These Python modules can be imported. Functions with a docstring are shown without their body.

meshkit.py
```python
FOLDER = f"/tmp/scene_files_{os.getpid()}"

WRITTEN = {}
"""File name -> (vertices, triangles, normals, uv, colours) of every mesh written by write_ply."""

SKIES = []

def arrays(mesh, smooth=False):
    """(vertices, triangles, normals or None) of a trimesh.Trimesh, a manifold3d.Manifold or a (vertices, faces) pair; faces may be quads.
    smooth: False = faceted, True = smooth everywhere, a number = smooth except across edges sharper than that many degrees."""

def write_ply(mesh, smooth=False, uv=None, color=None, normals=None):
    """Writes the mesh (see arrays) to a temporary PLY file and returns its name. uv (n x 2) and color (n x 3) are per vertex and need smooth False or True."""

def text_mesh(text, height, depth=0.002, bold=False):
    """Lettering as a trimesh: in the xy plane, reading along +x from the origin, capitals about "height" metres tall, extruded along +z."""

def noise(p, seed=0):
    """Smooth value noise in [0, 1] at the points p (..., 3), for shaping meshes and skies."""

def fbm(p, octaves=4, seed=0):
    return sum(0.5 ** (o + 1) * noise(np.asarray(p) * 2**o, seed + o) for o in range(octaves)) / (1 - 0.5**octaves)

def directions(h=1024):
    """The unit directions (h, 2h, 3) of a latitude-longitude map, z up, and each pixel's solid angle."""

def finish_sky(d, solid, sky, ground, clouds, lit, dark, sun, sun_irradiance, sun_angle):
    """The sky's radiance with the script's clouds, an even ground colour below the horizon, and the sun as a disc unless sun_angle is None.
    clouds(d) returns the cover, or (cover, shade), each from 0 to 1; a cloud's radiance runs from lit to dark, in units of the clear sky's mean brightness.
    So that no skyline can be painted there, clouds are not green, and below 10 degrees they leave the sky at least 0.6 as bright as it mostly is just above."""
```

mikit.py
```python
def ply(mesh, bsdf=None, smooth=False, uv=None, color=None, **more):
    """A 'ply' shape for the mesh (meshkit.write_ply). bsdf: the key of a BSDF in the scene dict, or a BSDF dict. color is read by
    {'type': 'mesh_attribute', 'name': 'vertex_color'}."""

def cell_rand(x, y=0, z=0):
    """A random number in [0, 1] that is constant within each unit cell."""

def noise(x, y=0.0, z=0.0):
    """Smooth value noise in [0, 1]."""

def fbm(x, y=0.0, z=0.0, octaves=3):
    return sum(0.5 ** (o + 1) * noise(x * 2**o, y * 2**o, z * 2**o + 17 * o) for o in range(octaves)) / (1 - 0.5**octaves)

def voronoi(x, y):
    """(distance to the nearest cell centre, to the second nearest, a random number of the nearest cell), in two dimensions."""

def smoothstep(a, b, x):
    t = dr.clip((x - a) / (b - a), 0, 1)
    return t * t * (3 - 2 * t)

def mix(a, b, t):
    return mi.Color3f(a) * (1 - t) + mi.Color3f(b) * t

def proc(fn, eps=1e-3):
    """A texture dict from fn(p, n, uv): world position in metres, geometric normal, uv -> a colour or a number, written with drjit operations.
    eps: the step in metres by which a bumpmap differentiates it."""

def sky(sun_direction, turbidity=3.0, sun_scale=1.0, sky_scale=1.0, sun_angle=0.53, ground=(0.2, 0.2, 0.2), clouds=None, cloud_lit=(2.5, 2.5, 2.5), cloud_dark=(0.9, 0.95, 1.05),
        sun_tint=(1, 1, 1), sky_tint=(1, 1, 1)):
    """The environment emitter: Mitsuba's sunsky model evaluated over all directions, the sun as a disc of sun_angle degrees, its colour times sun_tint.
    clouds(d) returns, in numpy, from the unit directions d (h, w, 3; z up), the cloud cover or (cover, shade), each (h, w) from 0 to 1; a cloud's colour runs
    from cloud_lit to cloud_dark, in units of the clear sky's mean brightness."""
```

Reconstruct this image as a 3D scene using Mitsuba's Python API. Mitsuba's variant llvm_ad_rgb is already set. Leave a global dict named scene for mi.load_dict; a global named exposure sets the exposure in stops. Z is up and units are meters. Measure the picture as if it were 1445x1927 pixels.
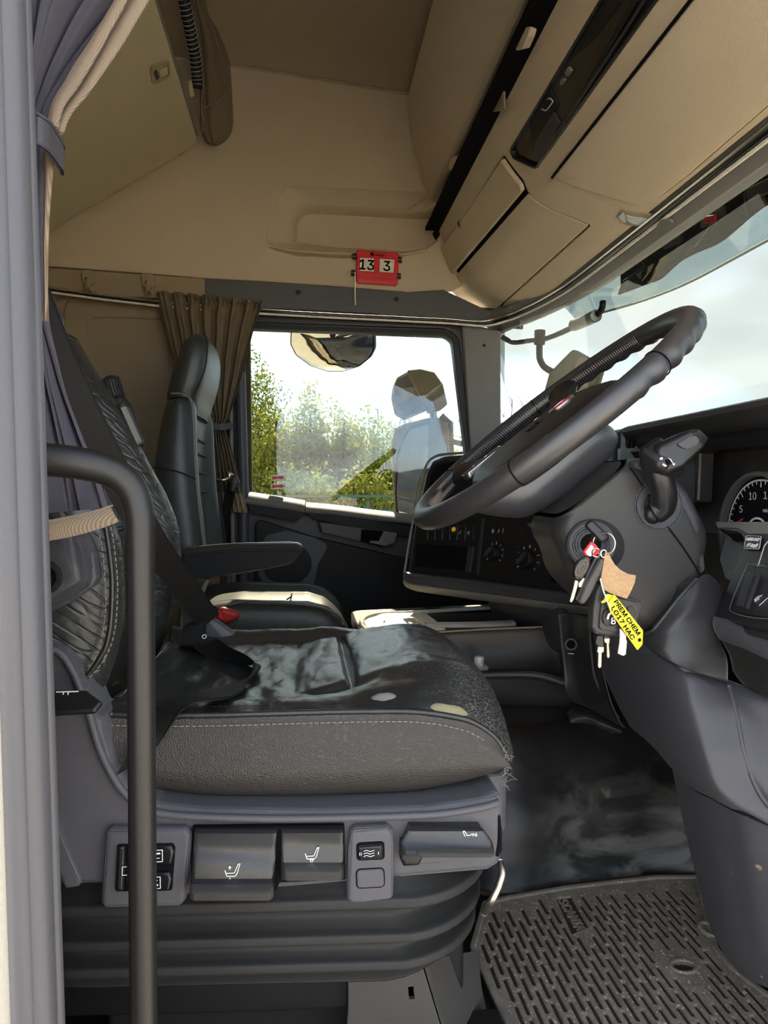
import math, random, numpy as np, trimesh, shapely, drjit as dr, mitsuba as mi, mikit, meshkit, manifold3d
from scipy.interpolate import PchipInterpolator
from shapely.geometry import Polygon, LineString, Point
T = mi.ScalarTransform4f
# ------------------------------------------------------------------ camera, sky, exposure
W, H, F = 1445, 1927, 1340.0
CAM = np.array([0, -0.5, 0.73]); YAW, PITCH = math.radians(6.4), math.radians(-1.6)
FW = np.array([math.sin(YAW)*math.cos(PITCH), math.cos(YAW)*math.cos(PITCH), math.sin(PITCH)])
RT = np.array([math.cos(YAW), -math.sin(YAW), 0]); UP = np.cross(RT, FW)
scene, labels = {}, {}
scene['camera'] = {'type': 'perspective', 'fov': math.degrees(2*math.atan(W/2/F)), 'fov_axis': 'x', 'near_clip': 0.02, 'far_clip': 500.0,
                   'to_world': T().look_at(origin=CAM.tolist(), target=(CAM+FW).tolist(), up=[0, 0, 1])}
exposure = 4.3
SUN = np.array([0.10, 0.76, 0.64])
def clouds(d):
    p = d / (d[..., 2:]+0.13)
    n = meshkit.fbm(np.stack([p[..., 0]*0.55, p[..., 1]*0.55, d[..., 2]*2], -1), 5, 3)
    m = meshkit.fbm(np.stack([p[..., 0]*1.3+7, p[..., 1]*1.3, d[..., 2]*2], -1), 5, 9)
    return np.clip((n-0.40)/0.16, 0, 1)*0.97, np.clip((m-0.42)*2.6, 0, 0.75)
scene['sky'] = mikit.sky(SUN, turbidity=3.5, sun_scale=1.0, sky_scale=1.0, clouds=clouds, cloud_lit=(1.5, 1.5, 1.5), cloud_dark=(.85, .88, .95), ground=(0.36, 0.35, 0.32))
# ------------------------------------------------------------------ helpers
def A(*p): return np.array(p, float)
def ray(px, py): return FW + RT*(px-W/2)/F - UP*(py-H/2)/F
def at(px, py, Y): d = ray(px, py); return CAM + d*((Y-CAM[1])/d[1])
def atx(px, py, X): d = ray(px, py); return CAM + d*(X/d[0])
def atz(px, py, Z): d = ray(px, py); return CAM + d*((Z-CAM[2])/d[2])
def pts(l, Y=None): return np.array([at(*p) if len(p) == 3 else at(p[0], p[1], Y) for p in l])
def unit(v): v = np.asarray(v, float); return v/np.maximum(np.linalg.norm(v, axis=-1, keepdims=True), 1e-12)
def fix(m):
    if len(m.faces) and m.volume < 0: m.invert()
    return m
def cat(*ms): return trimesh.util.concatenate([m for m in ms if m is not None and len(m.faces)])
def spl(p, n, closed=False):
    p = np.asarray(p, float)
    if closed: p = np.vstack([p[-3:], p, p[:4]])
    t = np.r_[0, np.cumsum(np.linalg.norm(np.diff(p, axis=0), axis=1)+1e-9)]
    f = PchipInterpolator(t, p)
    if closed: return f(np.linspace(t[3], t[-4], n, endpoint=False))
    return f(np.linspace(0, t[-1], n))
def grid_mesh(g, cu=False, cv=False):
    g = np.asarray(g); n, m = g.shape[:2]; idx = np.arange(n*m).reshape(n, m)
    if cu: idx = np.vstack([idx, idx[:1]])
    if cv: idx = np.hstack([idx, idx[:, :1]])
    a, b, c, d = idx[:-1, :-1], idx[1:, :-1], idx[1:, 1:], idx[:-1, 1:]
    f = np.vstack([np.stack([a, b, c], -1).reshape(-1, 3), np.stack([a, c, d], -1).reshape(-1, 3)])
    return trimesh.Trimesh(g.reshape(-1, 3), f, process=False)
def gnorm(g):
    du, dv = np.gradient(g, axis=0), np.gradient(g, axis=1)
    return unit(np.cross(du, dv))
def sheet(g, t):
    """A grid surface given thickness t along its normals."""
    g = np.asarray(g, float); b = g - gnorm(g)*t; n, m = g.shape[:2]
    top, bot = grid_mesh(g), grid_mesh(b); bot.invert()
    def rim(i): return grid_mesh(np.stack([i[0], i[1]]))
    e = [rim((g[0], b[0])), rim((b[-1], g[-1])), rim((b[:, 0], g[:, 0])), rim((g[:, -1], b[:, -1]))]
    m = cat(top, bot, *e); m.merge_vertices(); return fix(m)
def loft(secs, n=None, cap=True):
    """Closed rings joined in a row; n: smooth to n rings."""
    g = np.array(secs, float)
    if n:
        t = np.r_[0, np.cumsum(np.linalg.norm(np.diff(g.mean(1), axis=0), axis=1)+1e-6)]
        g = PchipInterpolator(t, g)(np.linspace(0, t[-1], n))
    m = grid_mesh(g, cv=True)
    if cap:
        k = g.shape[1]; v = list(m.vertices); f = list(m.faces)
        for ring, fl in ((0, 1), (len(g)-1, 0)):
            c = len(v); v.append(g[ring].mean(0))
            for i in range(k):
                a, b = ring*k+i, ring*k+(i+1) % k
                f.append([c, b, a] if fl else [c, a, b])
        m = trimesh.Trimesh(np.array(v), np.array(f), process=False)
    return fix(m)
def frames(p, up=None, closed=False):
    p = np.asarray(p, float)
    t = unit((np.roll(p, -1, 0)-np.roll(p, 1, 0)) if closed else np.gradient(p, axis=0))
    if up is not None:
        a = unit(np.cross(np.broadcast_to(up, t.shape), t))
    else:
        a = [unit(np.cross(t[0], [0.1, 0.3, 1] if abs(t[0][2]) < .9 else [1, 0.2, 0]))]
        for i in range(1, len(p)):
            v = a[-1]-t[i]*(a[-1]@t[i]); a.append(unit(v))
        a = np.array(a)
    return t, a, np.cross(t, a)
def tube(p, r, sides=12, n=None, closed=False, up=None, flat=1.0):
    if n: p = spl(p, n, closed)
    p = np.asarray(p, float); r = np.broadcast_to(r, (len(p),)); t, a, b = frames(p, up, closed)
    if closed and up is None: up = unit(np.mean(np.cross(p-p.mean(0), np.roll(p, -1, 0)-p.mean(0)), 0)); t, a, b = frames(p, up, True)
    w = np.linspace(0, 2*np.pi, sides, endpoint=False)
    g = p[:, None]+r[:, None, None]*(np.cos(w)[None, :, None]*a[:, None]+flat*np.sin(w)[None, :, None]*b[:, None])
    return fix(grid_mesh(g, cu=True, cv=True)) if closed else loft(g)
def sweep(sec, p, up, n=None, closed=False):
    """A 2-D section (side, up) moved along a path."""
    if n: p = spl(p, n, closed)
    t, a, b = frames(p, up, closed); sec = np.asarray(sec, float)
    g = np.asarray(p)[:, None]+sec[None, :, :1]*a[:, None]+sec[None, :, 1:]*b[:, None]
    return fix(grid_mesh(g, cu=True, cv=True)) if closed else loft(g)
def rrect(w, h, r, k=4):
    r = min(r, w/2*.999, h/2*.999); o = []
    for cx, cy, s in ((w/2-r, h/2-r, 0), (-w/2+r, h/2-r, 90), (-w/2+r, -h/2+r, 180), (w/2-r, -h/2+r, 270)):
        for i in range(k+1): q = math.radians(s+90*i/k); o.append((cx+r*math.cos(q), cy+r*math.sin(q)))
    return np.array(o)
def rbox(w, d, h, r=.004, seg=3):
    """Box w x d x h round the origin with rounded edges."""
    s = trimesh.creation.icosphere(1, r).vertices
    c = np.array([[x, y, z] for x in (-1, 1) for y in (-1, 1) for z in (-1, 1)])*(A(w, d, h)/2-r)
    return trimesh.Trimesh((c[:, None]+s[None]).reshape(-1, 3)).convex_hull
def hull(spheres):
    s = trimesh.creation.icosphere(2, 1.0).vertices
    return trimesh.Trimesh(np.vstack([A(*c)+s*r for c, r in spheres])).convex_hull
def frame3(o, u, v):
    """Plane through o: u right, v up, n = u x v."""
    u = unit(u); n = unit(np.cross(u, v)); v = np.cross(n, u); return (A(*o), u, v, n)
def on(px, py, fr):
    d = ray(px, py); o, u, v, n = fr; q = CAM+d*(((o-CAM)@n)/(d@n))-o; return np.array([q@u, q@v])
def onl(l, fr): return [tuple(on(x, y, fr)) for x, y in l]
def place(m, fr, u=0, v=0, h=0, rot=0):
    """Mesh built in xy with +z outward put on a plane."""
    o, U, V, N = fr; c, s = math.cos(rot), math.sin(rot); M = np.eye(4)
    M[:3, 0], M[:3, 1], M[:3, 2], M[:3, 3] = U*c+V*s, V*c-U*s, N, o+U*u+V*v+N*h
    m = m.copy(); m.apply_transform(M); return m
def tri(poly, band=None):
    if poly.is_empty: return None
    if band:
        a, b = poly.bounds[1], poly.bounds[3]; x0, x1 = poly.bounds[0]-1, poly.bounds[2]+1; k = [tri(poly.intersection(shapely.box(x0, j*band, x1, (j+1)*band))) for j in range(int(math.floor(a/band)), int(math.ceil(b/band))+1)]
        k = [q for q in k if q]; o = np.r_[0, np.cumsum([len(q[0]) for q in k])]; return (np.vstack([q[0] for q in k]), np.vstack([q[1]+c for q, c in zip(k, o)]))
    v, f = [], []; off = 0
    for g in getattr(poly, 'geoms', [poly]):
        if g.geom_type != 'Polygon' or g.area < 1e-10: continue
        a, b = trimesh.creation.triangulate_polygon(g, engine='earcut'); v.append(a); f.append(b+off); off += len(a)
    return (np.vstack(v), np.vstack(f)) if v else None
def rp(l, r=0.0, q=6):
    p = Polygon(l).buffer(0)
    return p.buffer(-r, quad_segs=q).buffer(2*r, quad_segs=q).buffer(-r, quad_segs=q).simplify(r*.01) if r else p
def plate(poly, t, b=0.002, to3=None, fr=None, sub=None, r=0.0, steps=3):
    """Polygon (u, v) extruded to thickness t below its face, its face edge rounded by b. to3(u, v, h) or a plane frame maps it to space."""
    if not hasattr(poly, 'area'): poly = rp(poly, r)
    elif r: poly = rp(poly.exterior.coords, r)
    ms = []
    if b > 0:
        ins = [(b*(1-math.sin(math.pi/2*k/steps)), b*(1-math.cos(math.pi/2*k/steps))) for k in range(steps+1)]   # (depth below face, inset) from face rim outwards
        ins = [(b*(1-math.sin(q)), b*(1-math.cos(q))) for q in np.linspace(math.pi/2, 0, steps+1)]
    else: ins = [(0, 0)]
    rings = [(poly.buffer(-i, join_style=1 if i else 2, quad_segs=4) if i else poly, d) for d, i in ins]
    def look(keys, xy, d_in, d_out, P_in):
        h = np.full(len(xy), -d_out); bd = P_in.boundary
        ds = shapely.distance(shapely.points(xy), bd); h[ds < 1e-7] = -d_in; return h
    bd_ = .016 if sub else None
    q = tri(rings[0][0], bd_)
    if q: ms.append((np.c_[q[0], np.full(len(q[0]), -rings[0][1])], q[1]))
    for (pi, di), (po, do) in zip(rings[:-1], rings[1:]):
        q = tri(po.difference(pi), bd_)
        if q: ms.append((np.c_[q[0], look(None, q[0], di, do, pi)], q[1]))
    d0 = ins[-1][0]
    for g in getattr(poly, 'geoms', [poly]):
        for rg in (g.exterior, *g.interiors):
            c = np.array((shapely.segmentize(rg, .016) if sub else rg).coords)[:-1]; k = len(c)
            v = np.vstack([np.c_[c, np.full(k, -d0)], np.c_[c, np.full(k, -t)]]); i = np.arange(k); j = (i+1) % k
            ms.append((v, np.vstack([np.stack([i, j, j+k], 1), np.stack([i, j+k, i+k], 1)])))
    q = tri(poly, bd_)
    if q: ms.append((np.c_[q[0], np.full(len(q[0]), -t)], q[1][:, ::-1]))
    m = cat(*[trimesh.Trimesh(v, f, process=False) for v, f in ms]); m.merge_vertices(digits_vertex=6)
    v = m.vertices
    if fr is not None: o, u, w, n = fr; v = o+v[:, :1]*u+v[:, 1:2]*w+v[:, 2:]*n
    elif to3 is not None: v = to3(v[:, 0], v[:, 1], v[:, 2])
    m = trimesh.Trimesh(v, m.faces, process=False); m.fix_normals(); return m
def flat_text(s, hgt, depth=.0004, bold=False, center=True):
    m = meshkit.text_mesh(s, hgt, depth, bold)
    if center: m.apply_translation([-m.bounds[:, 0].mean(), -hgt/2, 0])
    return m
def bars(lines, w, depth=.0004):
    """Thin strokes (lists of 2-D points) as raised print."""
    g = shapely.union_all([LineString(l).buffer(w/2, quad_segs=2) for l in lines])
    return cat(*[trimesh.creation.extrude_polygon(x, depth, engine='earcut') for x in getattr(g, 'geoms', [g])])
def disc(r, t, b=.001, n=40): return plate(Point(0, 0).buffer(r, quad_segs=n//4), t, b)
def ringp(r0, r1, t, b=.001, n=48): return plate(Point(0, 0).buffer(r1, quad_segs=n//4).difference(Point(0, 0).buffer(r0, quad_segs=n//4)), t, b)
def S(key, mesh, mat, smooth=35, label=None, cat_=None, group=None, kind=None):
    k, i = key, 0
    while k in scene: i += 1; k = f'{key}_{i:03d}'
    scene[k] = mikit.ply(mesh, mat, smooth=smooth); tag(k, label, cat_, group, kind); return k
def tag(k, label=None, cat_=None, group=None, kind=None):
    d = labels.setdefault(k, {})
    for a, v in (('label', label), ('category', cat_), ('group', group), ('kind', kind)):
        if v: d[a] = v
    if not d: del labels[k]
def thing(key, label, cat_, group=None):
    k, i = key, 0
    while k in labels: i += 1; k = f'{key}_{i:03d}'
    tag(k, label, cat_, group); return k
# ------------------------------------------------------------------ materials
def two(d): return {'type': 'twosided', 'b': d}
def P(key, col, rough=.5, spec=.5, bump=None, bs=1.0, metal=0., eps=4e-4, **kw):
    base = {'type': 'rgb', 'value': list(col)} if not callable(col) else mikit.proc(col)
    d = {'type': 'principled', 'base_color': base, 'roughness': rough if not callable(rough) else mikit.proc(rough), 'specular': spec, 'metallic': metal, **kw}
    if bump: d = {'type': 'bumpmap', 'tex': mikit.proc(bump, eps), 'scale': bs, 'b': d}
    scene[key] = two(d)
N3 = lambda p, s: mikit.noise(p.x*s, p.y*s, p.z*s)
def grainy(s, a): return lambda p, n, uv: N3(p, s)*a
def speck(c, s=900, lo=.8, hi=1.25): return lambda p, n, uv: mi.Color3f(c)*(lo+(hi-lo)*mikit.fbm(p.x*s, p.y*s, p.z*s, 2))
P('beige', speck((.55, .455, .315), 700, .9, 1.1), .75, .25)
P('beige_fine', (.57, .47, .33), .5, .35)
P('bunk_beige', (.46, .40, .255), .8, .2)
P('tan_brown', (.31, .245, .155), .6, .3)
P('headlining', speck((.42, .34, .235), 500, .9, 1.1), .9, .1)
P('blue_grey', (.085, .092, .092), .45, .4)
P('grey_trim', (.16, .155, .14), .5, .4)
P('violet_grey', (.074, .073, .083), .5, .4, grainy(2600, .00012))
P('violet_dark', (.048, .048, .056), .45, .45, grainy(2200, .00015))
P('dash_scuffed', lambda p, n, uv: mikit.mix((.048, .048, .056), (.36, .30, .22), mikit.smoothstep(.80, .88, mikit.fbm(p.x*75+5, p.y*75, p.z*34, 3))), .45, .45, grainy(2200, .00015))
P('dash_grey', (.028, .028, .030), .42, .5, grainy(2400, .00015))
P('dash_black', (.010, .010, .011), .35, .5)
P('lever_black', (.020, .020, .021), .36, .6)
P('lever_lip_lit', (.055, .052, .048), .38, .5)  # lever black lightened: light catching the lips is put into the colour
P('bellows_rubber', (.021, .021, .021), .6, .35, grainy(2500, .0002))
P('gloss_black', (.008, .008, .009), .12, .5)
P('soft_black', (.013, .013, .013), .6, .3)
P('void', (.004, .004, .005), .8, .1)
P('rubber', (.014, .014, .014), .55, .4)
P('white_print', (.75, .75, .75), .6, .3)
P('grey_print', (.45, .45, .45), .6, .3)
P('chrome', (.75, .74, .70), .14, .5, metal=1.)
P('steel', (.50, .45, .37), .38, .5, metal=1.)
P('red', (.62, .015, .02), .35, .5)
P('dull_red', (.5, .03, .03), .5, .4)
P('yellow', (.66, .57, .02), .5, .4)
P('glow_yellow', (.9, .62, .01), .4, .4)
P('cream', (.75, .70, .58), .5, .4)
P('cab_skin', (.34, .30, .22), .45, .4)
P('cab_cream', (.36, .335, .28), .4, .4)
P('white_plastic', (.62, .62, .58), .45, .4)
P('piping', (.13, .135, .13), .5, .4)
P('thread', (.24, .215, .18), .8, .2)
def lea(p, n, uv):
    f, s, r = mikit.voronoi(p.x*420+p.z*130, p.y*420+p.z*300)
    return dr.minimum(s-f, .35)*.0009+N3(p, 90)*.0012
def lea_fine(p, n, uv):
    w = mikit.fbm(p.x*22, p.y*34, p.z*34, 3); return w*.003+N3(p, 900)*.00012
def lea_side(p, n, uv):
    f, s, r = mikit.voronoi(p.x*360, p.z*520+p.y*400); return dr.minimum(s-f, .4)*.0016
def cracked(p, n, uv):
    t = mikit.smoothstep(.10, .21, p.x+.10*mikit.fbm(p.x*25, p.y*25, p.z*25, 2)-.05-.3*dr.maximum(p.y-.42, 0))
    f, s, r = mikit.voronoi(p.x*190+2*N3(p, 80), p.y*230+p.z*200)
    f2, s2, r2 = mikit.voronoi(p.x*80+N3(p, 50), p.y*95+p.z*90)
    k = dr.maximum(mikit.smoothstep(.13, .02, s-f)*.8, mikit.smoothstep(.05, .0, s2-f2))*t
    return mikit.mix((.014, .015, .015), (.17, .165, .15), k)
P('leather', (.014, .015, .015), .33, .6, lea_fine, 1.0)
P('leather_seat', cracked, .22, 1.0, lambda p, n, uv: lea_fine(p, n, uv)*.8+lea(p, n, uv)*.35, 1.0, clearcoat=1.0, clearcoat_gloss=.75)
P('leather_side', (.042, .039, .036), .42, .5, lea_side, 1.0)
def wrinkle(p, n, uv):
    f, s, r = mikit.voronoi(p.y*55+N3(p, 30), p.z*80+p.x*60); return mikit.smoothstep(0, .35, s-f)*.0009+mikit.fbm(p.x*40, p.y*40, p.z*40, 3)*.003
P('leather_worn', (.022, .0235, .023), .36, .6, wrinkle, 1.0)
P('leather_smooth', (.034, .038, .036), .40, .5, grainy(500, .0003))
P('hub_pad', (.012, .012, .0125), .38, .5, grainy(1500, .0004))
P('shroud', (.045, .047, .053), .36, 1.0, grainy(1300, .0003))
P('column', (.027, .026, .0255), .45, .5, grainy(2200, .00015))
P('rim_leather', (.030, .029, .030), .36, .9, grainy(1500, .00025))
P('belt', (.013, .0125, .012), .6, .2, lambda p, n, uv: dr.sin((p.x*1.2+p.y+p.z*1.7)*2200)*.00012, 1.0)
P('curtain_dark', (.062, .058, .074), .65, .3, grainy(1500, .0001), sheen=.5)
P('curtain_brown', (.16, .125, .078), .75, .25, sheen=.5)
P('hem_tan', lambda p, n, uv: mikit.mix((.17, .125, .085), (.34, .265, .19), mikit.smoothstep(.3, .7, .5+.5*dr.sin((p.x+p.z)*2600)*dr.sin((p.y+p.z-p.x)*2600))), .85, .15)
P('seal_grey', (.075, .075, .084), .42, .45)
P('rail_black', (.011, .0105, .010), .42, .5, grainy(1800, .0001))
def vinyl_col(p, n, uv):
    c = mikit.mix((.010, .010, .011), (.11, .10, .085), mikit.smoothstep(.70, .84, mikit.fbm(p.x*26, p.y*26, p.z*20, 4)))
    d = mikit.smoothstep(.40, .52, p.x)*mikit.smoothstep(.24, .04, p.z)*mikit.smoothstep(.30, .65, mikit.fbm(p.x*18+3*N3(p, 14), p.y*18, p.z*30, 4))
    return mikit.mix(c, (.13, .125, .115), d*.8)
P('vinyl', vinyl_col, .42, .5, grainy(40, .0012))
P('mat', lambda p, n, uv: mikit.mix(mikit.mix((.10, .09, .077), (.30, .265, .22), mikit.fbm(p.x*45, p.y*45, p.z*45, 4)), (.55, .50, .43), mikit.smoothstep(.83, .87, mikit.noise(p.x*420, p.y*420, p.z*300))*.8), .85, .2)
P('mat_groove', (.040, .036, .031), .85, .2)
P('metal_plate', (.065, .062, .058), .5, .4, grainy(30, .0006))
P('fabric_foam', (.27, .25, .15), .95, .1)
P('tag_hide', lambda p, n, uv: mikit.mix((.34, .21, .11), (.52, .35, .20), mikit.fbm(p.x*300, p.y*300, p.z*300, 3)), .8, .2)
P('lens', (.35, .40, .40), .15, .5)
P('asphalt', (.38, .365, .33), .9, .2)
P('bark', (.09, .07, .05), .9, .1)
P('fence_green', (.10, .20, .15), .6, .3)
P('mirror_shell', (.17, .165, .085), .5, .4)  # olive tone is the reflection in the window pane, put into the colour
scene['mirror_glass'] = two({'type': 'conductor', 'material': 'none', 'specular_reflectance': {'type': 'rgb', 'value': [.86, .88, .88]}})
scene['glass'] = {'type': 'thindielectric', 'int_ior': 1.5, 'specular_transmittance': {'type': 'rgb', 'value': [.295, .325, .31]}}
scene['smoke_glass'] = {'type': 'thindielectric', 'int_ior': 1.5, 'specular_transmittance': {'type': 'rgb', 'value': [.62, .70, .70]}}
for nm, c in (('leaf_a', (.30, .34, .06)), ('leaf_b', (.42, .42, .09)), ('leaf_c', (.20, .24, .05))):
    scene[nm] = {'type': 'principledthin', 'base_color': {'type': 'rgb', 'value': list(c)}, 'roughness': .7, 'diff_trans': 1.0, 'spec_trans': 0.0}
# ================================================================== SETTING: cab shell
class Prof:
    """A profile in x, z drawn along y: (y, s, h) to space and pixels to (y, s)."""
    def __init__(s, p, n=160):
        q = spl([(x, 0, z) for x, z in p], n)[:, [0, 2]]; s.p = q
        s.l = np.r_[0, np.cumsum(np.linalg.norm(np.diff(q, axis=0), axis=1))]; t = unit(np.gradient(q, axis=0)); s.n = np.c_[t[:, 1], -t[:, 0]]
    def to3(s, y, a, h):
        a = np.asarray(a); f = lambda c: np.interp(a, s.l, c)
        return np.stack([f(s.p[:, 0])+h*f(s.n[:, 0]), np.asarray(y)+0*a, f(s.p[:, 1])+h*f(s.n[:, 1])], -1)
    def on(s, px, py):
        d = ray(px, py); e = (s.p[:, 1]-CAM[2])*d[0]-(s.p[:, 0]-CAM[0])*d[2]
        for i in range(len(e)-1):
            if e[i]*e[i+1] <= 0:
                k = e[i]/(e[i]-e[i+1]+1e-15); x = s.p[i]*(1-k)+s.p[i+1]*k; return (CAM[1]+d[1]*x[0]/d[0], s.l[i]*(1-k)+s.l[i+1]*k)
        raise ValueError((px, py))
    def onl(s, l): return [s.on(*q) for q in l]
YW = 2.1                                          # inner face of the passenger side
FW_ = frame3((0, YW, 0), (1, 0, 0), (0, 0, 1))       # passenger side plane: u = x, v = z, normal towards the driver (-y)
def fwall(y): return frame3((0, y, 0), (1, 0, 0), (0, 0, 1))
S('floor', plate([(-1.25, .0), (.95, .0), (.95, 2.15), (-1.25, 2.15)], .04, 0, fr=frame3((0, 0, 0), (1, 0, 0), (0, 1, 0))), 'soft_black', label='black cab floor under the seat mount and rubber mat', kind='structure')
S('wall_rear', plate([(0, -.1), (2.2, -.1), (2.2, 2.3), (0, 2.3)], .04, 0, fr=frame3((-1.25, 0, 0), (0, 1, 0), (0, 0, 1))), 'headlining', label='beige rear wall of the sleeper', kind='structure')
# passenger side upper wall with the recess cut out
rec_out = [(505, 425), (521, 378), (534, 354), (552, 350), (780, 361), (812, 361), (838, 352), (842, 410), (822, 455), (797, 474), (760, 483), (640, 486), (560, 482), (515, 470), (500, 452)]
yv = 2.085; fv = fwall(yv)
up = [(-1.25, 1.25), *onl([(88, 500), (300, 516), (386, 523), (560, 533), (770, 548), (850, 548), (1010, 470)], fv), (.95, 2.1), *onl([(825, 185), (430, 120)], fv), (-1.25, 2.27)]
hole = rp(onl(rec_out, fv), .012)
S('wall_left', plate(Polygon(up).difference(hole), .012, .001, fr=fv, sub=None), 'beige', label='beige upper lining of the passenger side', kind='structure')
def inset_ring(l, Y, k=96): p = rp(onl(l, fwall(Y)), .012); e = p.exterior; q = np.array([e.interpolate(i/k, normalized=True).coords[0] for i in range(k)]); return q
r0 = np.array([hole.exterior.interpolate(i/96, normalized=True).coords[0] for i in range(96)])
rin = [(553, 447), (556, 410), (566, 394), (584, 390), (800, 402), (860, 398), (860, 440), (822, 455), (797, 467), (760, 471), (640, 466), (556, 456)]
def ring_at(q2, Y): return np.c_[q2[:, 0], np.full(len(q2), Y), q2[:, 1]]
p_in = rp(onl(rin, fwall(2.15)), .01); c_in = p_in.exterior
def match(e, ref):                                   # the ring's points seen from the middle at the same angles
    c = np.array(e.centroid.coords[0]); out = []
    for x, z in ref:
        d = unit(A(x, z)-c)*2; g = LineString([c, c+d]).intersection(e if e.geom_type != 'Polygon' else e.exterior)
        g = list(g.geoms)[0] if hasattr(g, 'geoms') else g; out.append(g.coords[0])
    return np.array(out)
r1 = match(p_in, r0); r2 = r1*.97+np.array(p_in.centroid.coords[0])*.03
tub = [ring_at(r0, yv-.001), ring_at(r0*.985+r1*.015, yv+.006), ring_at(r0*.3+r1*.7, 2.135), ring_at(r1, 2.15), ring_at(r1*.995+r2*.005, 2.185), ring_at(r2, 2.205)]
g = np.array(tub); m = grid_mesh(g, cv=True); cap = tri(Polygon(r2)); m = cat(m, trimesh.Trimesh(np.c_[cap[0][:, 0], np.full(len(cap[0]), 2.205), cap[0][:, 1]], cap[1], process=False))
S('wall_left__recess_tray', m, 'beige', 40, label='moulded storage recess in the beige side wall')
lip = pts([(508, 462), (560, 472), (650, 477), (760, 477), (800, 470)], 2.083)
S('wall_left__recess_lip', sweep(rrect(.006, .030, .003), spl(lip-A(0, .002, .006), 24), (0, 1, 0)), 'beige', 40)
# ceiling: runs from the seam up to the front and over to the driver side
g = []
s0 = pts([(60, 62), (430, 121), (625, 152), (825, 186), (1000, 215)], 2.08)
for y, dz in ((2.08, 0), (2.04, .012), (1.9, .03), (1.2, .05), (.5, .03), (-.02, -.02)): g.append(np.c_[s0[:, 0], np.full(5, y), s0[:, 2]+dz])
g = np.array(g); g[:, 0, 0] = -1.25; g[:, -1, 0] = .95
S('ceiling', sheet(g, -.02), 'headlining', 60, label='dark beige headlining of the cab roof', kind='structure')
S('trim_1', tube(s0-A(0, .004, .004), .0035, 8), 'headlining', True, label='piped seam between side wall and headlining', kind='structure')
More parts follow.
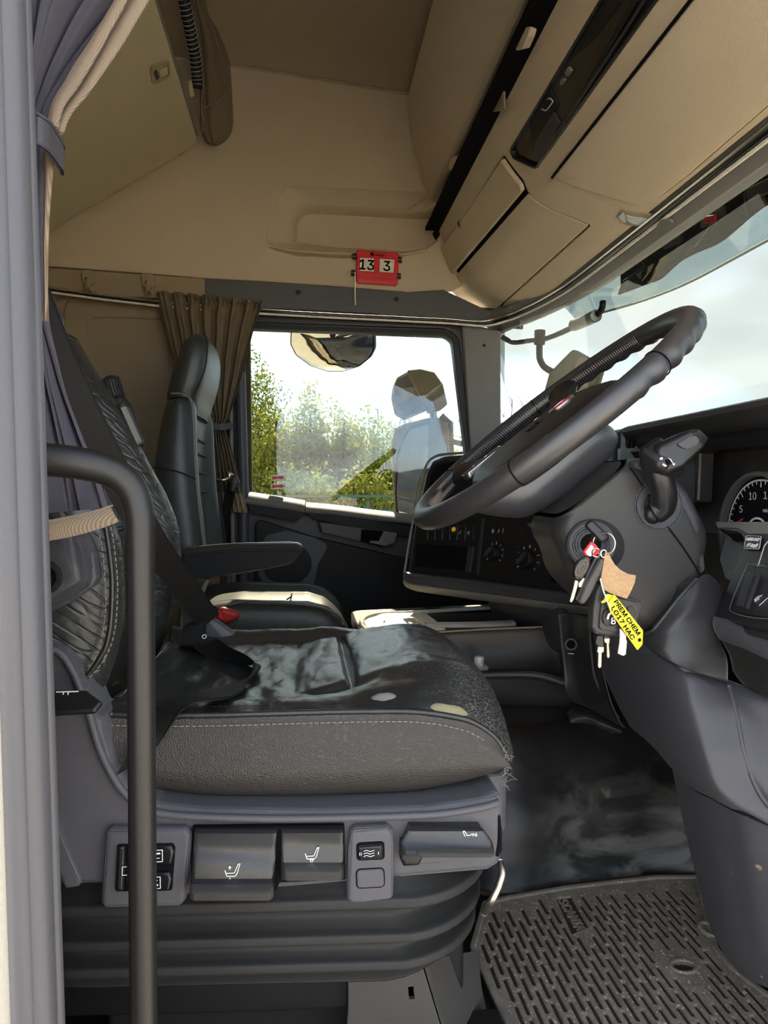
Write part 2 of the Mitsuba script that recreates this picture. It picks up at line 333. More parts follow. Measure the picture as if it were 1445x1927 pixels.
# near side: wall above the door opening, and behind it (outside the frame)
S('wall_right', plate(Polygon([(-1.25, -.2), (-.235, -.2), (-.215, 1.55), (1.0, 1.55), (1.0, 2.3), (-1.25, 2.3)]), .05, 0, fr=frame3((0, .03, 0), (1, 0, 0), (0, 0, 1))), 'cab_cream', label='driver side wall round the open doorway', kind='structure')
# bands over the side window
tb = onl([(60, 501), (386, 524), (386, 566), (60, 548)], fwall(2.07))
S('trim_2', plate(tb, .02, .003, fr=fwall(2.07)), 'tan_brown', label='tan trim band with coat hooks', kind='structure')
gb = onl([(386, 524), (480, 528), (620, 537), (770, 549), (835, 545), (905, 578), (985, 606), (985, 618), (880, 606), (700, 590), (480, 579), (386, 568)], fwall(2.066))
k2 = S('trim_3', plate(gb, .02, .004, fr=fwall(2.066)), 'blue_grey', label='blue grey trim band over the passenger window', kind='structure')
for x, y in ((561, 550), (746, 563)):
    u, v = on(x, y, fwall(2.064)); c = place(cat(ringp(.004, .0085, .004, .001), disc(.004, .002)), fwall(2.064), u, v, .002); S('trim_3__screw', c, 'dash_black', 30)
# passenger door with window
yd = 2.10; fd = fwall(yd)
op = rp(onl([(458, 617), (838, 631), (852, 640), (893, 985), (770, 973), (466, 932)], fd), .03)
outer = onl([(410, 560), (900, 600), (985, 985), (985, 1330), (440, 1300), (440, 930)], fd)
S('door_1', plate(Polygon(outer).difference(op), .05, .004, fr=fd), 'dash_grey', label='passenger door with dark frame', kind='structure')
gk = op.buffer(.014).difference(op.buffer(-.004))
S('door_1__window_seal', plate(gk, .02, .004, fr=fwall(yd-.012)), 'rubber', label='black rubber window seal')
gk2 = op.buffer(.046).difference(op.buffer(.020))
S('door_1__window_frame', plate(gk2, .02, .008, fr=fwall(yd-.010)), 'dash_grey', label='dark rounded inner window frame')
q = op.buffer(.03); g = np.array([[(x, yd+.02, z) for x in (-.35, .75)] for z in (.5, 1.42)])
S('window_1', trimesh.Trimesh(g.reshape(-1, 3), [[0, 1, 3], [0, 3, 2]]), 'glass', False, label='passenger door window pane', kind='structure')
# B pillar of the passenger side, behind the seat
for nm, a, w, mt in (('pillar', [(452, 700), (455, 820), (458, 940), (458, 1140)], .028, 'violet_dark'), ('edge', [(434, 690), (437, 940), (440, 1140)], .012, 'grey_trim')):
    p = pts(a, 2.06); S('wall_left__'+nm, tube(spl(p, 16), w/2*1.3, 12), mt, True)
# brown panel behind the door, embossed
bp = rp(onl([(20, 545), (470, 568), (480, 1300), (20, 1300)], fwall(2.13)), .02)
S('wall_left__sleeper_panel', plate(bp, .02, .004, fr=fwall(2.13)), 'tan_brown', label='brown sleeper panel with an embossed frame')
o1 = rp(onl([(118, 580), (128, 560), (150, 556), (330, 566), (420, 572), (420, 1100), (118, 1100)], fwall(2.12)), .03)
o2 = rp(onl([(158, 625), (166, 602), (185, 596), (400, 604), (400, 1080), (158, 1080)], fwall(2.12)), .03)
S('wall_left__sleeper_panel__embossed_frame', plate(o1.difference(o2), .02, .008, fr=fwall(2.122)), 'tan_brown')
# front: windscreen header, A pillar, glass
ha = [(.798, 1.398), (.83, 1.366), (.862, 1.347), (.885, 1.348), (.93, 1.37), (.95, 1.45), (.86, 1.45)]
ys = np.linspace(-.05, 2.14, 30)
def bow(y): return -.14*np.clip((y-1.55)/.55, 0, 1)**2.2             # the front curves back towards the pillar
S('trim_4', loft([[(x+bow(y), y, z-.02*np.clip((y-1.7)/.4, 0, 1)) for x, z in ha] for y in ys]), 'grey_trim', 30, label='grey header strip over the windscreen', kind='structure')
def wsx(y, z): return 1.02-(z-.85)*.30+bow(y)*1.1-.05*np.clip((y-1.0), 0, 2)**2*.3
g = np.array([[(wsx(y, z), y, z) for y in np.linspace(-.05, 2.16, 24)] for z in np.linspace(.60, 1.36, 8)])
S('window_2', grid_mesh(g), 'glass', True, label='curved windscreen', kind='structure')
pa = pts([(878, 612), (898, 612), (942, 625), (943, 700), (945, 900), (945, 985), (895, 985), (885, 830)], 2.085)
fp = fwall(2.075)
S('trim_5', plate(onl([(868, 606), (945, 622), (943, 640), (944, 1000), (893, 1000), (884, 830), (872, 660)], fp), .06, .012, fr=fp, steps=4), 'grey_trim', label='grey passenger side windscreen pillar', kind='structure')
u, v = on(911, 650, fp); S('trim_5__screw', place(cat(ringp(.003, .006, .003, .001), disc(.003, .002)), fp, u, v, .002), 'dash_black')
# curtain rail: two bright lines running round windscreen and side window
pr = [(90, 541, 2.045), (200, 556, 2.048), (296, 567, 2.05), (386, 575, 2.05), (480, 581, 2.05), (600, 588, 2.05), (760, 596, 2.05), (840, 600, 2.045), (905, 605, 2.04)]
pr2 = [*pts(pr), *[A(.812+(-.14*max(0, (y-1.55)/.55)**2.2), y, 1.374-.012*max(0, (y-1.7)/.3)) for y in (2.0, 1.93, 1.85, 1.75, 1.65)], A(.812, 1.5, 1.374), A(.812, .9, 1.374), A(.812, .35, 1.374), A(.812, 0, 1.374)]
path = spl(pr2, 140)
S('curtain_rail', tube(path, .0042, 8), 'chrome', True, label='slim metal curtain rail running round windscreen and passenger window', cat_='curtain rail')
S('curtain_rail__track', tube(path+A(.012, 0, -.016), .0042, 8), 'cream', True)
S('curtain_rail__channel', tube(path+A(.006, 0.006, -.006), .007, 8), 'gloss_black', True)
# engine tunnel with black vinyl, floor to centre console
def tun(px, py, z): return atz(px, py, z)
base = [A(-.9, .885, 0), A(-.2, .885, 0), A(.12, .885, 0), *[atz(x, y, .0) for x, y in ((960, 1684), (1060, 1668), (1150, 1656))], atz(1230, 1647, 0), atz(1310, 1646, 0), atz(1400, 1650, 0)]
base = spl(base, 60)
mid = base+A(0, .02, .12); mid[:, 0] += .02*np.linspace(0, 1, 60); top = base+A(0, .06, .255)+np.outer(np.linspace(0, 1, 60)**3, A(.10, .10, 0)); over = top+A(.02, .30, .01)
g = np.array([base+A(0, -.012, .001), base+A(0, -.002, .008), base+A(0, .004, .03), mid, mid*.5+top*.5+A(0, -.005, 0), top, top+A(0, .04, .012), over])
g = PchipInterpolator(np.arange(8), g)(np.linspace(0, 7, 40))
bulge = meshkit.fbm(g*5, 2, 4)-.5; g[..., 1] += bulge*.016
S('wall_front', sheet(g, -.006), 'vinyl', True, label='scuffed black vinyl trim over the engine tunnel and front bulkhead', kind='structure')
S('trim_6', tube(spl([p+A(0, -.014, .006) for p in base], 60), .0045, 8), 'mat_groove', True, label='dusty edge of the black tunnel vinyl', kind='structure')
S('wall_front__bulkhead', plate([(-.1, -.05), (2.2, -.05), (2.2, .80), (-.1, .80)], .03, 0, fr=frame3((.93, 0, 0), (0, 1, 0), (0, 0, 1))), 'void')
# ------------------------------------------------------------------ near door pillar
def leanx(py): return 67+23*py/1927
def strip(x0, x1, Y, z0=-.45, z1=1.55):
    """Vertical strip between two pixel columns of the doorway, leaning as the pillar does."""
    a0, a1 = at(x0, 963, Y)[0], at(x1, 963, Y)[0]; return a0, a1
def post(x, Y, r, mat, key, flat=1.0, lean=.0085, **k):
    c = at(x, 963, Y); p = np.array([[c[0]-lean*(z-.7)*2, Y, z] for z in np.linspace(-.35, 1.6, 20)])
    return S(key, tube(p, r, 20, up=(0, 1, 0), flat=flat), mat, True, **k)
post(42, .0, .0120, 'seal_grey', 'trim_7', label='grey door seal running up the near pillar', kind='structure')
post(77, .012, .0050, 'seal_grey', 'trim_7__piping', lean=.0095)
post(63, .016, .008, 'violet_dark', 'trim_7__seal_lip')
post(16, -.008, .0085, 'seal_grey', 'trim_7__outer_lip')
post(25, .022, .020, 'rubber', 'trim_7__backing')
post(-6, .0, .012, 'cab_cream', 'trim_8', lean=.0075, label='cream painted edge of the cab body beside the door seal', kind='structure')
# ================================================================== OUTSIDE
S('ground', plate([(-60, -60), (60, -60), (60, 60), (-60, 60)], .1, 0, fr=frame3((0, 0, -1.35), (1, 0, 0), (0, 1, 0))), 'asphalt', label='grey yard outside the cab', kind='structure')
# ================================================================== OVERHEAD CONSOLE (runs across over the windscreen)
CP = Prof([(.478, 1.705), (.490, 1.682), (.505, 1.635), (.520, 1.593), (.548, 1.535), (.575, 1.492), (.60, 1.466), (.66, 1.432), (.72, 1.403), (.775, 1.383), (.80, 1.380), (.83, 1.378), (.88, 1.376)])
oc = thing('overhead_console', 'beige overhead console with black radio slot running along the top of the windscreen', 'overhead console')
LS = float(np.interp(.803, CP.p[:, 0], CP.l))
# seen outline of the main front panel and the small locker; joints are gaps over a dark backing
bk = CP.to3(np.array([[-.04], [2.2]])+np.zeros((1, 80)), np.linspace(0, LS, 80)[None]+np.zeros((2, 1)), np.full((2, 80), -.012))
S(oc+'__backing', sheet(PchipInterpolator([0, 1], bk)(np.linspace(0, 1, 60)), .004), 'void', True)
def cplate(name, px, t=.010, b=.003, r=.012, h=0, mat='beige', poly=None, sub=.03):
    poly = rp(CP.onl(px), r) if poly is None else poly
    return S(oc+'__'+name if oc else name, plate(poly, t, b, to3=lambda y, s, d: CP.to3(y, s, d+h), sub=sub), mat, 40)
ye = CP.on(1012, 325)[0]
sr0, sr1 = CP.on(985, 243)[1], CP.on(1012, 312)[1]; sg = CP.on(1040, 330)[1]; sc = CP.on(1230, 386)[1]
Ylock = rp(CP.onl([(948, 292), (984, 340), (992, 360), (1112, 424), (935, 583), (905, 582), (840, 545), (806, 520), (818, 480), (880, 400)]), .008)
Yrad = rp([(-.05, sr0), (ye+.075, sr0), (ye+.075, sr0+.02), (ye, sr1-.004), (ye-.012, sr1), (-.05, sr1)], .008)
panel = rp([(-.06, sg), *CP.onl([(1040, 330), (1205, 384), (1240, 372), (1300, 325), (1445, 199)]), (-.06, sc-.012)], .012)
frame = Polygon([(-.045, .0), (2.085, 0), (2.02, LS-.03), (1.95, LS-.004), (-.045, LS-.004)])
gap = .0018
cplate('shell', None, poly=frame.difference(Yrad).difference(panel.buffer(.0015)).difference(Ylock.buffer(.002)), b=.0012)
cplate('front_panel', None, poly=panel.intersection(frame).buffer(-.0025), b=.006, h=.006)
cplate('panel_gap', None, poly=LineString([(-.04, sg), CP.on(1042, 331)]).buffer(.0028), b=0, t=.002, h=.0072, mat='void')
# locker: upper strip, handle recess, lid
upst = rp(CP.onl([(950, 297), (984, 344), (988, 356), (836, 536), (812, 519), (822, 480), (882, 400)]), .006)
lid = rp(CP.onl([(993, 364), (1108, 425), (935, 581), (906, 580), (846, 545), (838, 541)]), .006)
lk = S(oc+'__locker_door', plate(lid, .012, .004, to3=lambda y, s, d: CP.to3(y, s, d+.0), sub=.03), 'beige', 40, label='flat lid of the small locker')
S(oc+'__locker_grip', plate(upst, .012, .005, to3=lambda y, s, d: CP.to3(y, s, d+.012), sub=.03), 'beige', 40, label='raised finger grip of the small locker')
a, b = CP.on(872, 422), CP.on(868, 411); yv_, sv_ = CP.on(871, 419)
S(oc+'__locker_grip__lock', plate(rp([(yv_+x, sv_+y) for x, y in ((-.011, -.010), (.011, -.010), (.011, .010), (-.011, .010))], .003), .004, .001, to3=lambda y, s, d: CP.to3(y, s, d+.015)), 'tan_brown')
S(oc+'__locker_grip__lock__slot', plate(rp([(yv_+x, sv_+y) for x, y in ((-.003, -.006), (.003, -.006), (.003, .006), (-.003, .006))], .002), .004, .001, to3=lambda y, s, d: CP.to3(y, s, d+.0158)), 'void') if False else S(oc+'__locker_grip__keyhole', plate(rp([(yv_+x, sv_+y) for x, y in ((-.003, -.006), (.003, -.006), (.003, .006), (-.003, .006))], .002), .004, .001, to3=lambda y, s, d: CP.to3(y, s, d+.0163)), 'void')
# black radio slot
S(oc+'__radio_bezel', plate(Yrad.buffer(.003).difference(Yrad.buffer(-.004)), .012, .003, to3=lambda y, s, d: CP.to3(y, s, d+.004), sub=.04), 'dash_black', 40)
sm = sr0+(sr1-sr0)*.44
def rplate(nm, px, mat, h=0, t=.006, b=.001, r=.002, **k): return S(oc+'__'+nm, plate(rp(CP.onl(px), r), t, b, to3=lambda y, s, d: CP.to3(y, s, d+h), sub=.03), mat, 40, **k)
S(oc+'__radio_slot', plate(Yrad.buffer(-.003), .005, .001, to3=lambda y, s, d: CP.to3(y, s, d-.006), sub=.04), 'gloss_black')
rplate('radio_rail', [(1085, 185), (1187, 0), (1200, 0), (1060, 240), (1052, 240)], 'soft_black', -.001)
rplate('radio_rail', [(1010, 303), (1190, 32), (1225, -25), (1231, -25), (1196, 32), (1018, 306)], 'dash_grey', .001)
rplate('radio_tray', [(994, 232), (1030, 160), (1047, 200), (1016, 262), (999, 268)], 'soft_black', -.003)
rplate('radio_end', [(1003, 272), (1040, 212), (1052, 235), (1016, 300), (1008, 305)], 'dash_grey', -.001)
rplate('radio_tray', [(1062, 120), (1125, 0), (1170, 0), (1110, 80)], 'soft_black', -.003)
for px in ([(1062, 138), (1069, 126), (1075, 133), (1068, 146)], [(1052, 157), (1059, 146), (1064, 151), (1057, 161)]): rplate('radio_key', px, 'grey_trim', .001)
ck = [CP.on(x, y) for x, y in ((1021, 204), (1031, 206), (1043, 190), (1040, 186), (1033, 186))]
S(oc+'__radio_clip', tube(spl([CP.to3(y, s, .003) for y, s in ck], 20), .0014, 6), 'grey_print', True)
# little lamp on the shell, and the socket in the header
lp = [(1163, 405), (1172, 395), (1215, 402), (1233, 408), (1217, 424), (1200, 424), (1178, 418)]
rplate('lamp_recess', [(1160, 406), (1170, 393), (1216, 400), (1237, 408), (1219, 427), (1176, 421)], 'tan_brown', .0025, .004, .001)
rplate('lamp_lens', [(1178, 402), (1213, 408), (1228, 412), (1216, 423), (1200, 421), (1182, 414)], 'lens', .0045, .004, .001, label='pale lamp lens')
rplate('lamp_end', [(1164, 405), (1172, 397), (1176, 401), (1180, 413), (1176, 417)], 'lens', .005, .004, .001)
hp = frame3((.868, .8, 1.322), (0, -1, 0), (.62, 0, -.45))
def hpt(l): return onl(l, hp)
S('trim_4__courtesy_light', plate(rp(hpt([(1236, 425), (1243, 413), (1262, 411), (1268, 416), (1258, 430), (1240, 433)]), .002), .006, .001, fr=hp), 'grey_trim')
S('trim_4__courtesy_light__lens', plate(rp(hpt([(1241, 425), (1246, 416), (1259, 415), (1263, 418), (1255, 427), (1243, 429)]), .001), .006, .001, fr=frame3(hp[0]+hp[3]*.002, hp[1], hp[2])), 'tan_brown')
# ================================================================== OVERHEAD SHELF above the console
oc2 = thing('overhead_locker', 'dim beige overhead locker with a black gap below it, above the console', 'overhead locker')
prof = [(.371, 2.135), (.375, 2.10), (.40, 1.95), (.438, 1.83), (.452, 1.795), (.462, 1.786), (.474, 1.783), (.484, 1.788), (.50, 1.83), (.56, 2.10), (.54, 2.135)]
S(oc2+'__door', loft([[(x, y, z) for x, z in prof] for y in (.06, .4, 1.0, 1.6, 2.0, 2.075)]), 'beige', 40)
S(oc2+'__gap_back', plate([(-.05, 1.60), (2.08, 1.60), (2.08, 2.1), (-.05, 2.1)], .01, 0, fr=frame3((.62, 0, 0), (0, -1, 0), (0, 0, 1)) if 0 else frame3((.62, 0, 0), (0, 1, 0), (0, 0, 1))), 'void')
S(oc2+'__gap_floor', plate([(.44, -.05), (.70, -.05), (.70, 2.08), (.44, 2.08)], .01, 0, fr=frame3((0, 0, 1.69), (1, 0, 0), (0, 1, 0))), 'void')
fl = frame3((.464, 1.0, 1.79), (0, -1, 0), (-.3, 0, 1))
LP = Prof([(.40, 1.95), (.438, 1.83), (.452, 1.795), (.462, 1.786), (.474, 1.783)])
for i, px in enumerate(([(966, 84), (974, 64), (992, 54), (1003, 54), (1000, 66), (990, 88), (976, 92)], [(848, 312), (853, 300), (866, 293), (868, 300), (861, 312), (850, 320)])):
    q = np.array([atx(x, y, .462) for x, y in px]); c = q.mean(0)
    m = hull([(p*.96+c*.04+A(-.004, 0, 0), .004) for p in q]+[(p*.9+c*.1+A(.006, 0, 0), .003) for p in q]); S(oc2+'__catch', m, 'beige', 40)
q = np.array([atx(x, y, .475) for x, y in ((908, 195), (948, 155), (950, 205), (918, 210))])
S(oc2+'__stay', hull([(p, .003) for p in q]), 'tan_brown', 40)
# ================================================================== BUNK folded up on the left
bk_ = thing('upper_bunk', 'folded upper bunk with a plain beige underside, behind the near curtain', 'bunk')
pb, pa_ = at(92, 440, 2.03), at(366, 280, 2.03); du = unit(pa_-pb); 
fr = frame3(pb, du, (0, -1, 0))
if fr[3][2] > 0: pass
Lb = np.linalg.norm(pa_-pb); nb = unit(np.cross(du, A(0, 1, 0))); nb = nb if nb[2] < 0 else -nb
def b3(u, v, h): return pb+np.asarray(u)[:, None]*du+np.asarray(v)[:, None]*A(0, -1, 0)+np.asarray(h)[:, None]*nb
pol = rp([(-.36, 0), (Lb+.025, 0), (Lb+.025, 1.92), (-.36, 1.92)], .05)
S(bk_+'__board', plate(pol, .05, .02, to3=b3, sub=.2, steps=4), 'bunk_beige', 40)
S(bk_+'__piping', tube(spl([b3(A(Lb+.022), A(v), A(-.012))[0] if 0 else pb+du*(Lb+.024)-nb*.012+A(0, -v, 0) for v in np.linspace(.05, 1.4, 30)], 60), .005, 8), 'grey_trim', True)
fb = frame3(pb+nb*.0, du, A(0, 1, 0)); fb = fb if fb[3]@nb > 0 else (fb[0], -fb[1], fb[2], -fb[3])
def bp_(l): return onl(l, fb)
def bplate(nm, px, mat, h, t=.006, b=.0015, r=.004): return S(bk_+'__'+nm, plate(rp(bp_(px), r), t, b, fr=(fb[0]+nb*h, *fb[1:])), mat, 40)
ro = rp(bp_([(281, 128), (286, 122), (312, 112), (318, 114), (319, 142), (314, 146), (290, 158), (285, 155)]), .004)
ri = rp(bp_([(288, 131), (292, 127), (312, 119), (315, 122), (317, 138), (314, 141), (294, 151), (290, 149)]), .003)
S(bk_+'__latch', plate(ro.difference(ri), .007, .002, fr=(fb[0]+nb*.004, *fb[1:])), 'tan_brown', 40)
bplate('latch__well', [(288, 131), (314, 119), (317, 139), (292, 152)], 'tan_brown', .0012, .003, .0005)
bplate('latch__hook', [(288, 136), (294, 130), (299, 144), (294, 150)], 'dash_grey', .003, .003, .001, .001)
bplate('latch__tongue', [(298, 132), (314, 125), (315, 138), (301, 144)], 'bunk_beige', .0035, .003, .001, .001)
bplate('edge_tab', [(353, 155), (360, 152), (365, 178), (357, 182)], 'bunk_beige', .004, .006, .001, .002)
# corrugated hose and folded net bag at the bunk's front edge
hp_ = pts([(334, -60, 1.60), (350, 20, 1.68), (358, 60, 1.73), (367, 110, 1.79), (371, 150, 1.83), (371, 166, 1.84)])
hz = spl(hp_, 170)
S('air_hose', tube(hz, .017*(1+.05*np.sin(np.arange(170)*1.2)), 14), 'rubber', True, label='black corrugated hose hanging at the edge of the folded bunk', cat_='hose')
t_, a_, b_ = frames(hz)
w = np.linspace(0, 2*np.pi*24, 700); ii = np.linspace(0, 169, 700); cx = np.array([np.interp(ii, np.arange(170), hz[:, k]) for k in range(3)]).T
ax = np.array([np.interp(ii, np.arange(170), a_[:, k]) for k in range(3)]).T; bx = np.array([np.interp(ii, np.arange(170), b_[:, k]) for k in range(3)]).T
S('air_hose__wire', tube(cx+.0195*(np.cos(w)[:, None]*ax+np.sin(w)[:, None]*bx), .0011, 5), 'grey_print', True)
bg = thing('bunk_net', 'bunched brown safety net hanging in front of the folded bunk', 'safety net')
def fold_loft(secs, n=40, amp=.006, freq=7, seed=1):
    g = PchipInterpolator(np.arange(len(secs)), np.array(secs))(np.linspace(0, len(secs)-1, n)); c = g.mean(1, keepdims=True); k = g.shape[1]
    ph = np.linspace(0, 2*np.pi, k, endpoint=False); d = unit(g-c); g = g+d*(amp*np.sin(freq*ph[None, :, None]+1.5*np.sin(np.linspace(0, 4, n))[:, None, None]+seed))
    return loft(g)
def oval(x0, x1, y, Y, dep, k=48):
    c0, c1 = at(x0, y, Y), at(x1, y, Y); c = (c0+c1)/2; q = np.linspace(0, 2*np.pi, k, endpoint=False)
    return c+np.cos(q)[:, None]*(c1-c0)/2+np.sin(q)[:, None]*A(0, dep, 0)
S(bg+'__fabric', fold_loft([oval(358, 378, -60, 1.75, .03), oval(366, 388, 20, 1.8, .03), oval(372, 408, 60, 1.84, .035), oval(376, 432, 130, 1.88, .04), oval(378, 436, 200, 1.92, .04), oval(377, 436, 235, 1.94, .04), oval(383, 428, 258, 1.95, .03), oval(395, 408, 272, 1.95, .01)], amp=.004), 'curtain_brown', True)
for l in ([(404, 60, 1.795), (416, 120, 1.83), (424, 160, 1.84)], [(384, 205, 1.885), (410, 195, 1.87), (430, 170, 1.885)]): S(bg+'__stitching', tube(spl(pts(l)-A(0, .012, 0), 20), .0012, 5), 'thread', True)
S(bg+'__cord', tube(spl(pts([(362, 142, 1.84), (375, 152, 1.83), (383, 140, 1.82), (381, 175, 1.83), (380, 210, 1.85), (383, 228, 1.86), (380, 250, 1.88)]), 50), .0016, 6), 'hem_tan', True)
S(bg+'__cord', tube(spl(pts([(384, 160, 1.82), (386, 190, 1.83), (384, 225, 1.86)]), 20), .0014, 6), 'hem_tan', True)
# ================================================================== NEAR CURTAIN, gathered at the door pillar
nc = thing('door_curtain', 'dark grey curtain with tan hem tied back at the near door pillar', 'curtain')
def cloth(rows, n=60, m=60, amp=.012, fr=5, t=.0015, seed=0):
    """Curtain sheet: rows of (left px, right px, py, Y left, Y right); folds run down it."""
    L = PchipInterpolator(np.arange(len(rows)), np.array([[*at(r[0], r[2], r[3]), *at(r[1], r[2]+(r[5] if len(r) > 5 else 0), r[4])] for r in rows]))(np.linspace(0, len(rows)-1, n))
    u = np.linspace(0, 1, m); g = L[:, None, :3]*(1-u)[None, :, None]+L[:, None, 3:]*u[None, :, None]
    v = np.linspace(0, 1, n)
    w = np.sin(2*np.pi*fr*u[None]+1.2*np.sin(3*v[:, None]+seed))+.5*np.sin(2*np.pi*fr*1.9*u[None]+seed*2+2*v[:, None])
    g[..., 1] += amp*w; g[..., 2] += .15*amp*np.sin(5*u[None]+7*v[:, None])
    return g
up_rows = [(40, 330, -60, .16, .30), (42, 245, 0, .15, .26), (44, 175, 80, .14, .22), (46, 120, 160, .13, .18), (48, 92, 215, .12, .155), (50, 88, 245, .12, .145), (50, 86, 290, .12, .145), (52, 82, 400, .12, .145), (54, 84, 560, .12, .145), (50, 88, 600, .13, .15), (50, 115, 700, .13, .17), (50, 150, 800, .13, .18), (50, 180, 880, .13, .19), (50, 207, 960, .13, .20)]
up_rows[-1] = (50, 205, 975, .13, .20, -25); up_rows[-2] = (50, 180, 885, .13, .19, -10)
S(nc+'__cloth', sheet(cloth(up_rows, 120, 60, .008, 2.6), .0015), 'curtain_dark', True)
def hemstrip(c, w, Y, n=50, amp=.002, thick=.003):
    """A hem along pixel centreline c [(px, py, half width px)]"""
    p = np.array([[*at(x, y, Yk if Yk else Y), hw] for x, y, hw, Yk in c]); q = spl(p[:, :3], n); hw = np.interp(np.linspace(0, 1, n), np.linspace(0, 1, len(c)), p[:, 3])
    t = unit(np.gradient(q, axis=0)); s = unit(np.cross(t, A(0, 1, 0))); k = np.linspace(-1, 1, 9)
    d = (np.array([x[1] for x in q])-CAM[1])/F
    g = q[:, None]+s[:, None]*(hw*d)[:, None, None]*k[None, :, None]; g[..., 1] -= .003*(1-k**2)[None]; return sheet(g, thick)
S(nc+'__hem', hemstrip([(300, -60, 14, .235), (262, 0, 15, .225), (215, 80, 15, .205), (165, 160, 12, .175), (120, 225, 10, .14), (112, 250, 8, .13)], 0, .2), 'hem_tan', True, label='tan hem')
S(nc+'__hem', hemstrip([(262, -60, 10, .22), (228, 0, 10, .205), (185, 75, 11, .185), (140, 150, 14, .155), (104, 215, 13, .125), (100, 240, 10, .12)], 0, .2), 'hem_tan', True, label='tan hem')
S(nc+'__hem', hemstrip([(92, 285, 9, .12), (91, 330, 7, .12), (88, 400, 5, .12), (86, 480, 5, .12), (87, 560, 3.5, .12), (86, 605, 2, .12)], 0, .2), 'hem_tan', True, label='tan hem')
S(nc+'__hem', hemstrip([(60, 1003, 18, .12), (110, 995, 19, .125), (160, 984, 18, .14), (216, 966, 17, .165)], 0, .2), 'hem_tan', True, label='tan hem along the bottom edge')
for o in (-1,): S(nc+'__stitching', tube(spl(pts([(78, 985, .115), (120, 976, .12), (160, 967, .133), (212, 951, .158)]), 30), .0007, 5), 'thread', True)
tb_ = spl(pts([(44, 205, .085), (70, 214, .075), (95, 232, .085), (114, 262, .115), (120, 280, .15)]), 40)
g = np.array([tb_+A(0, 0, -.001), tb_*.5+.5*(tb_+(at(70, 268, .08)-at(70, 214, .08))), tb_+(at(70, 262, .08)-at(70, 205, .08))])
S(nc+'__tieback', sheet(PchipInterpolator([0, 1, 2], g)(np.linspace(0, 2, 8)), .003), 'violet_dark', True, label='grey tie-back strap')
S(nc+'__tieback__edge', tube(tb_, .0015, 6), 'violet_dark', True)
# ================================================================== OUTSIDE: cab skin, mirrors, trees, fence
fo = fwall(2.20)
opo = rp(onl([(420, 600), (870, 612), (925, 1000), (770, 990), (425, 945)], fwall(2.2)), .03)
S('wall_left__outer_skin', plate(Polygon([(-1.4, -.6), (.66, -.6), (.70, .75), (.56, 1.38), (.50, 2.4), (-1.4, 2.4)]).difference(opo), .012, .004, fr=fwall(2.225)), 'cab_skin', label='pale painted outer skin of the cab')
S('ceiling__outer_skin', plate([(-1.4, -.1), (.62, -.1), (.62, 2.2), (-1.4, 2.2)], .02, 0, fr=frame3((0, 0, 2.42), (1, 0, 0), (0, 1, 0))), 'cab_skin', label='pale painted roof')
S('trim_4__outer_skin', plate([(-.1, 1.46), (2.1, 1.46), (2.0, 2.4), (-.0, 2.4)], .02, 0, fr=frame3((.90, 0, 0), (0, -1, 0), (0, 0, 1)) if 0 else frame3((.90, 0, 0), (0, 1, 0), (0, 0, 1))), 'cream')
def mplate(key, fr, px, t, b, mat, r=.01, h=0, **k): return S(key, plate(rp(onl(px, fr), r), t, b, fr=(fr[0]+fr[3]*h, *fr[1:]), steps=4), mat, 40, **k)
# kerb mirror at the top of the window
km = thing('kerb_mirror', 'round-bottomed kerb mirror hanging over the top of the passenger window', 'mirror')
fkm = frame3(at(625, 660, 2.40), (.90, -.34, 0), (-.10, -.30, .95))
def dome(px, f, bulge, n=28, k=72):
    p = rp(onl(px, f), .012); q = np.array([p.exterior.interpolate(i/k, normalized=True).coords[0] for i in range(k)]); c = np.array(p.centroid.coords[0])
    m3 = lambda u, v, h: f[0]+np.multiply.outer(u, f[1])+np.multiply.outer(v, f[2])+np.multiply.outer(h, f[3])
    g = np.array([m3(c[0]+(q[:, 0]-c[0])*a, c[1]+(q[:, 1]-c[1])*a, np.full(k, bulge*(1-a*a))) for a in np.linspace(1, 0, n)])
    back = [m3(c[0]+(q[:, 0]-c[0])*a, c[1]+(q[:, 1]-c[1])*a, np.full(k, h)) for h, a in ((-.002, 1.03), (-.03, 1.03), (-.07, .85), (-.10, .5))]
    return grid_mesh(g, cv=True), loft(back)
kpx = [(549, 624), (560, 616), (620, 616), (690, 618), (701, 626), (702, 655), (694, 672), (672, 690), (645, 698), (615, 698), (585, 688), (558, 668), (548, 648)]
dm, bk2 = dome(kpx, fkm, .022); S(km+'__glass', dm, 'mirror_glass', True, label='bulging mirror glass')
S(km+'__shell', bk2, 'soft_black', 40)
S(km+'__arm', tube(pts([(626, 632, 2.33), (626, 618, 2.30), (640, 600, 2.26)]), .012, 10, n=12), 'soft_black', True)
# wide-angle mirror and main mirror in their arm
wm = thing('wide_angle_mirror', 'small wide-angle mirror with its shell coloured olive for a painted pane reflection, above the tall door mirror', 'mirror')
fw1 = frame3(at(780, 740, 2.42), (.90, -.30, -.12), (.0, .12, 1))
mplate(wm+'__frame', fw1, [(738, 728), (746, 710), (765, 699), (790, 700), (808, 745), (806, 768), (760, 788), (742, 780), (735, 750)], .03, .010, 'mirror_shell', .012)
mplate(wm+'__glass', fw1, [(741, 729), (749, 713), (767, 704), (782, 706), (800, 745), (798, 762), (760, 782), (746, 775), (740, 750)], .003, .001, 'mirror_glass', .012, .0035)
c = [(770, 700), (790, 698), (815, 704), (830, 725), (838, 760), (826, 770), (806, 775), (800, 752)]
q = np.r_[[at(x, y, 2.40) for x, y in c], [at(x*.9+78, y*.9+74, 2.54) for x, y in c]]
S(wm+'__shell', hull([(p, .008) for p in q]), 'mirror_shell', True)
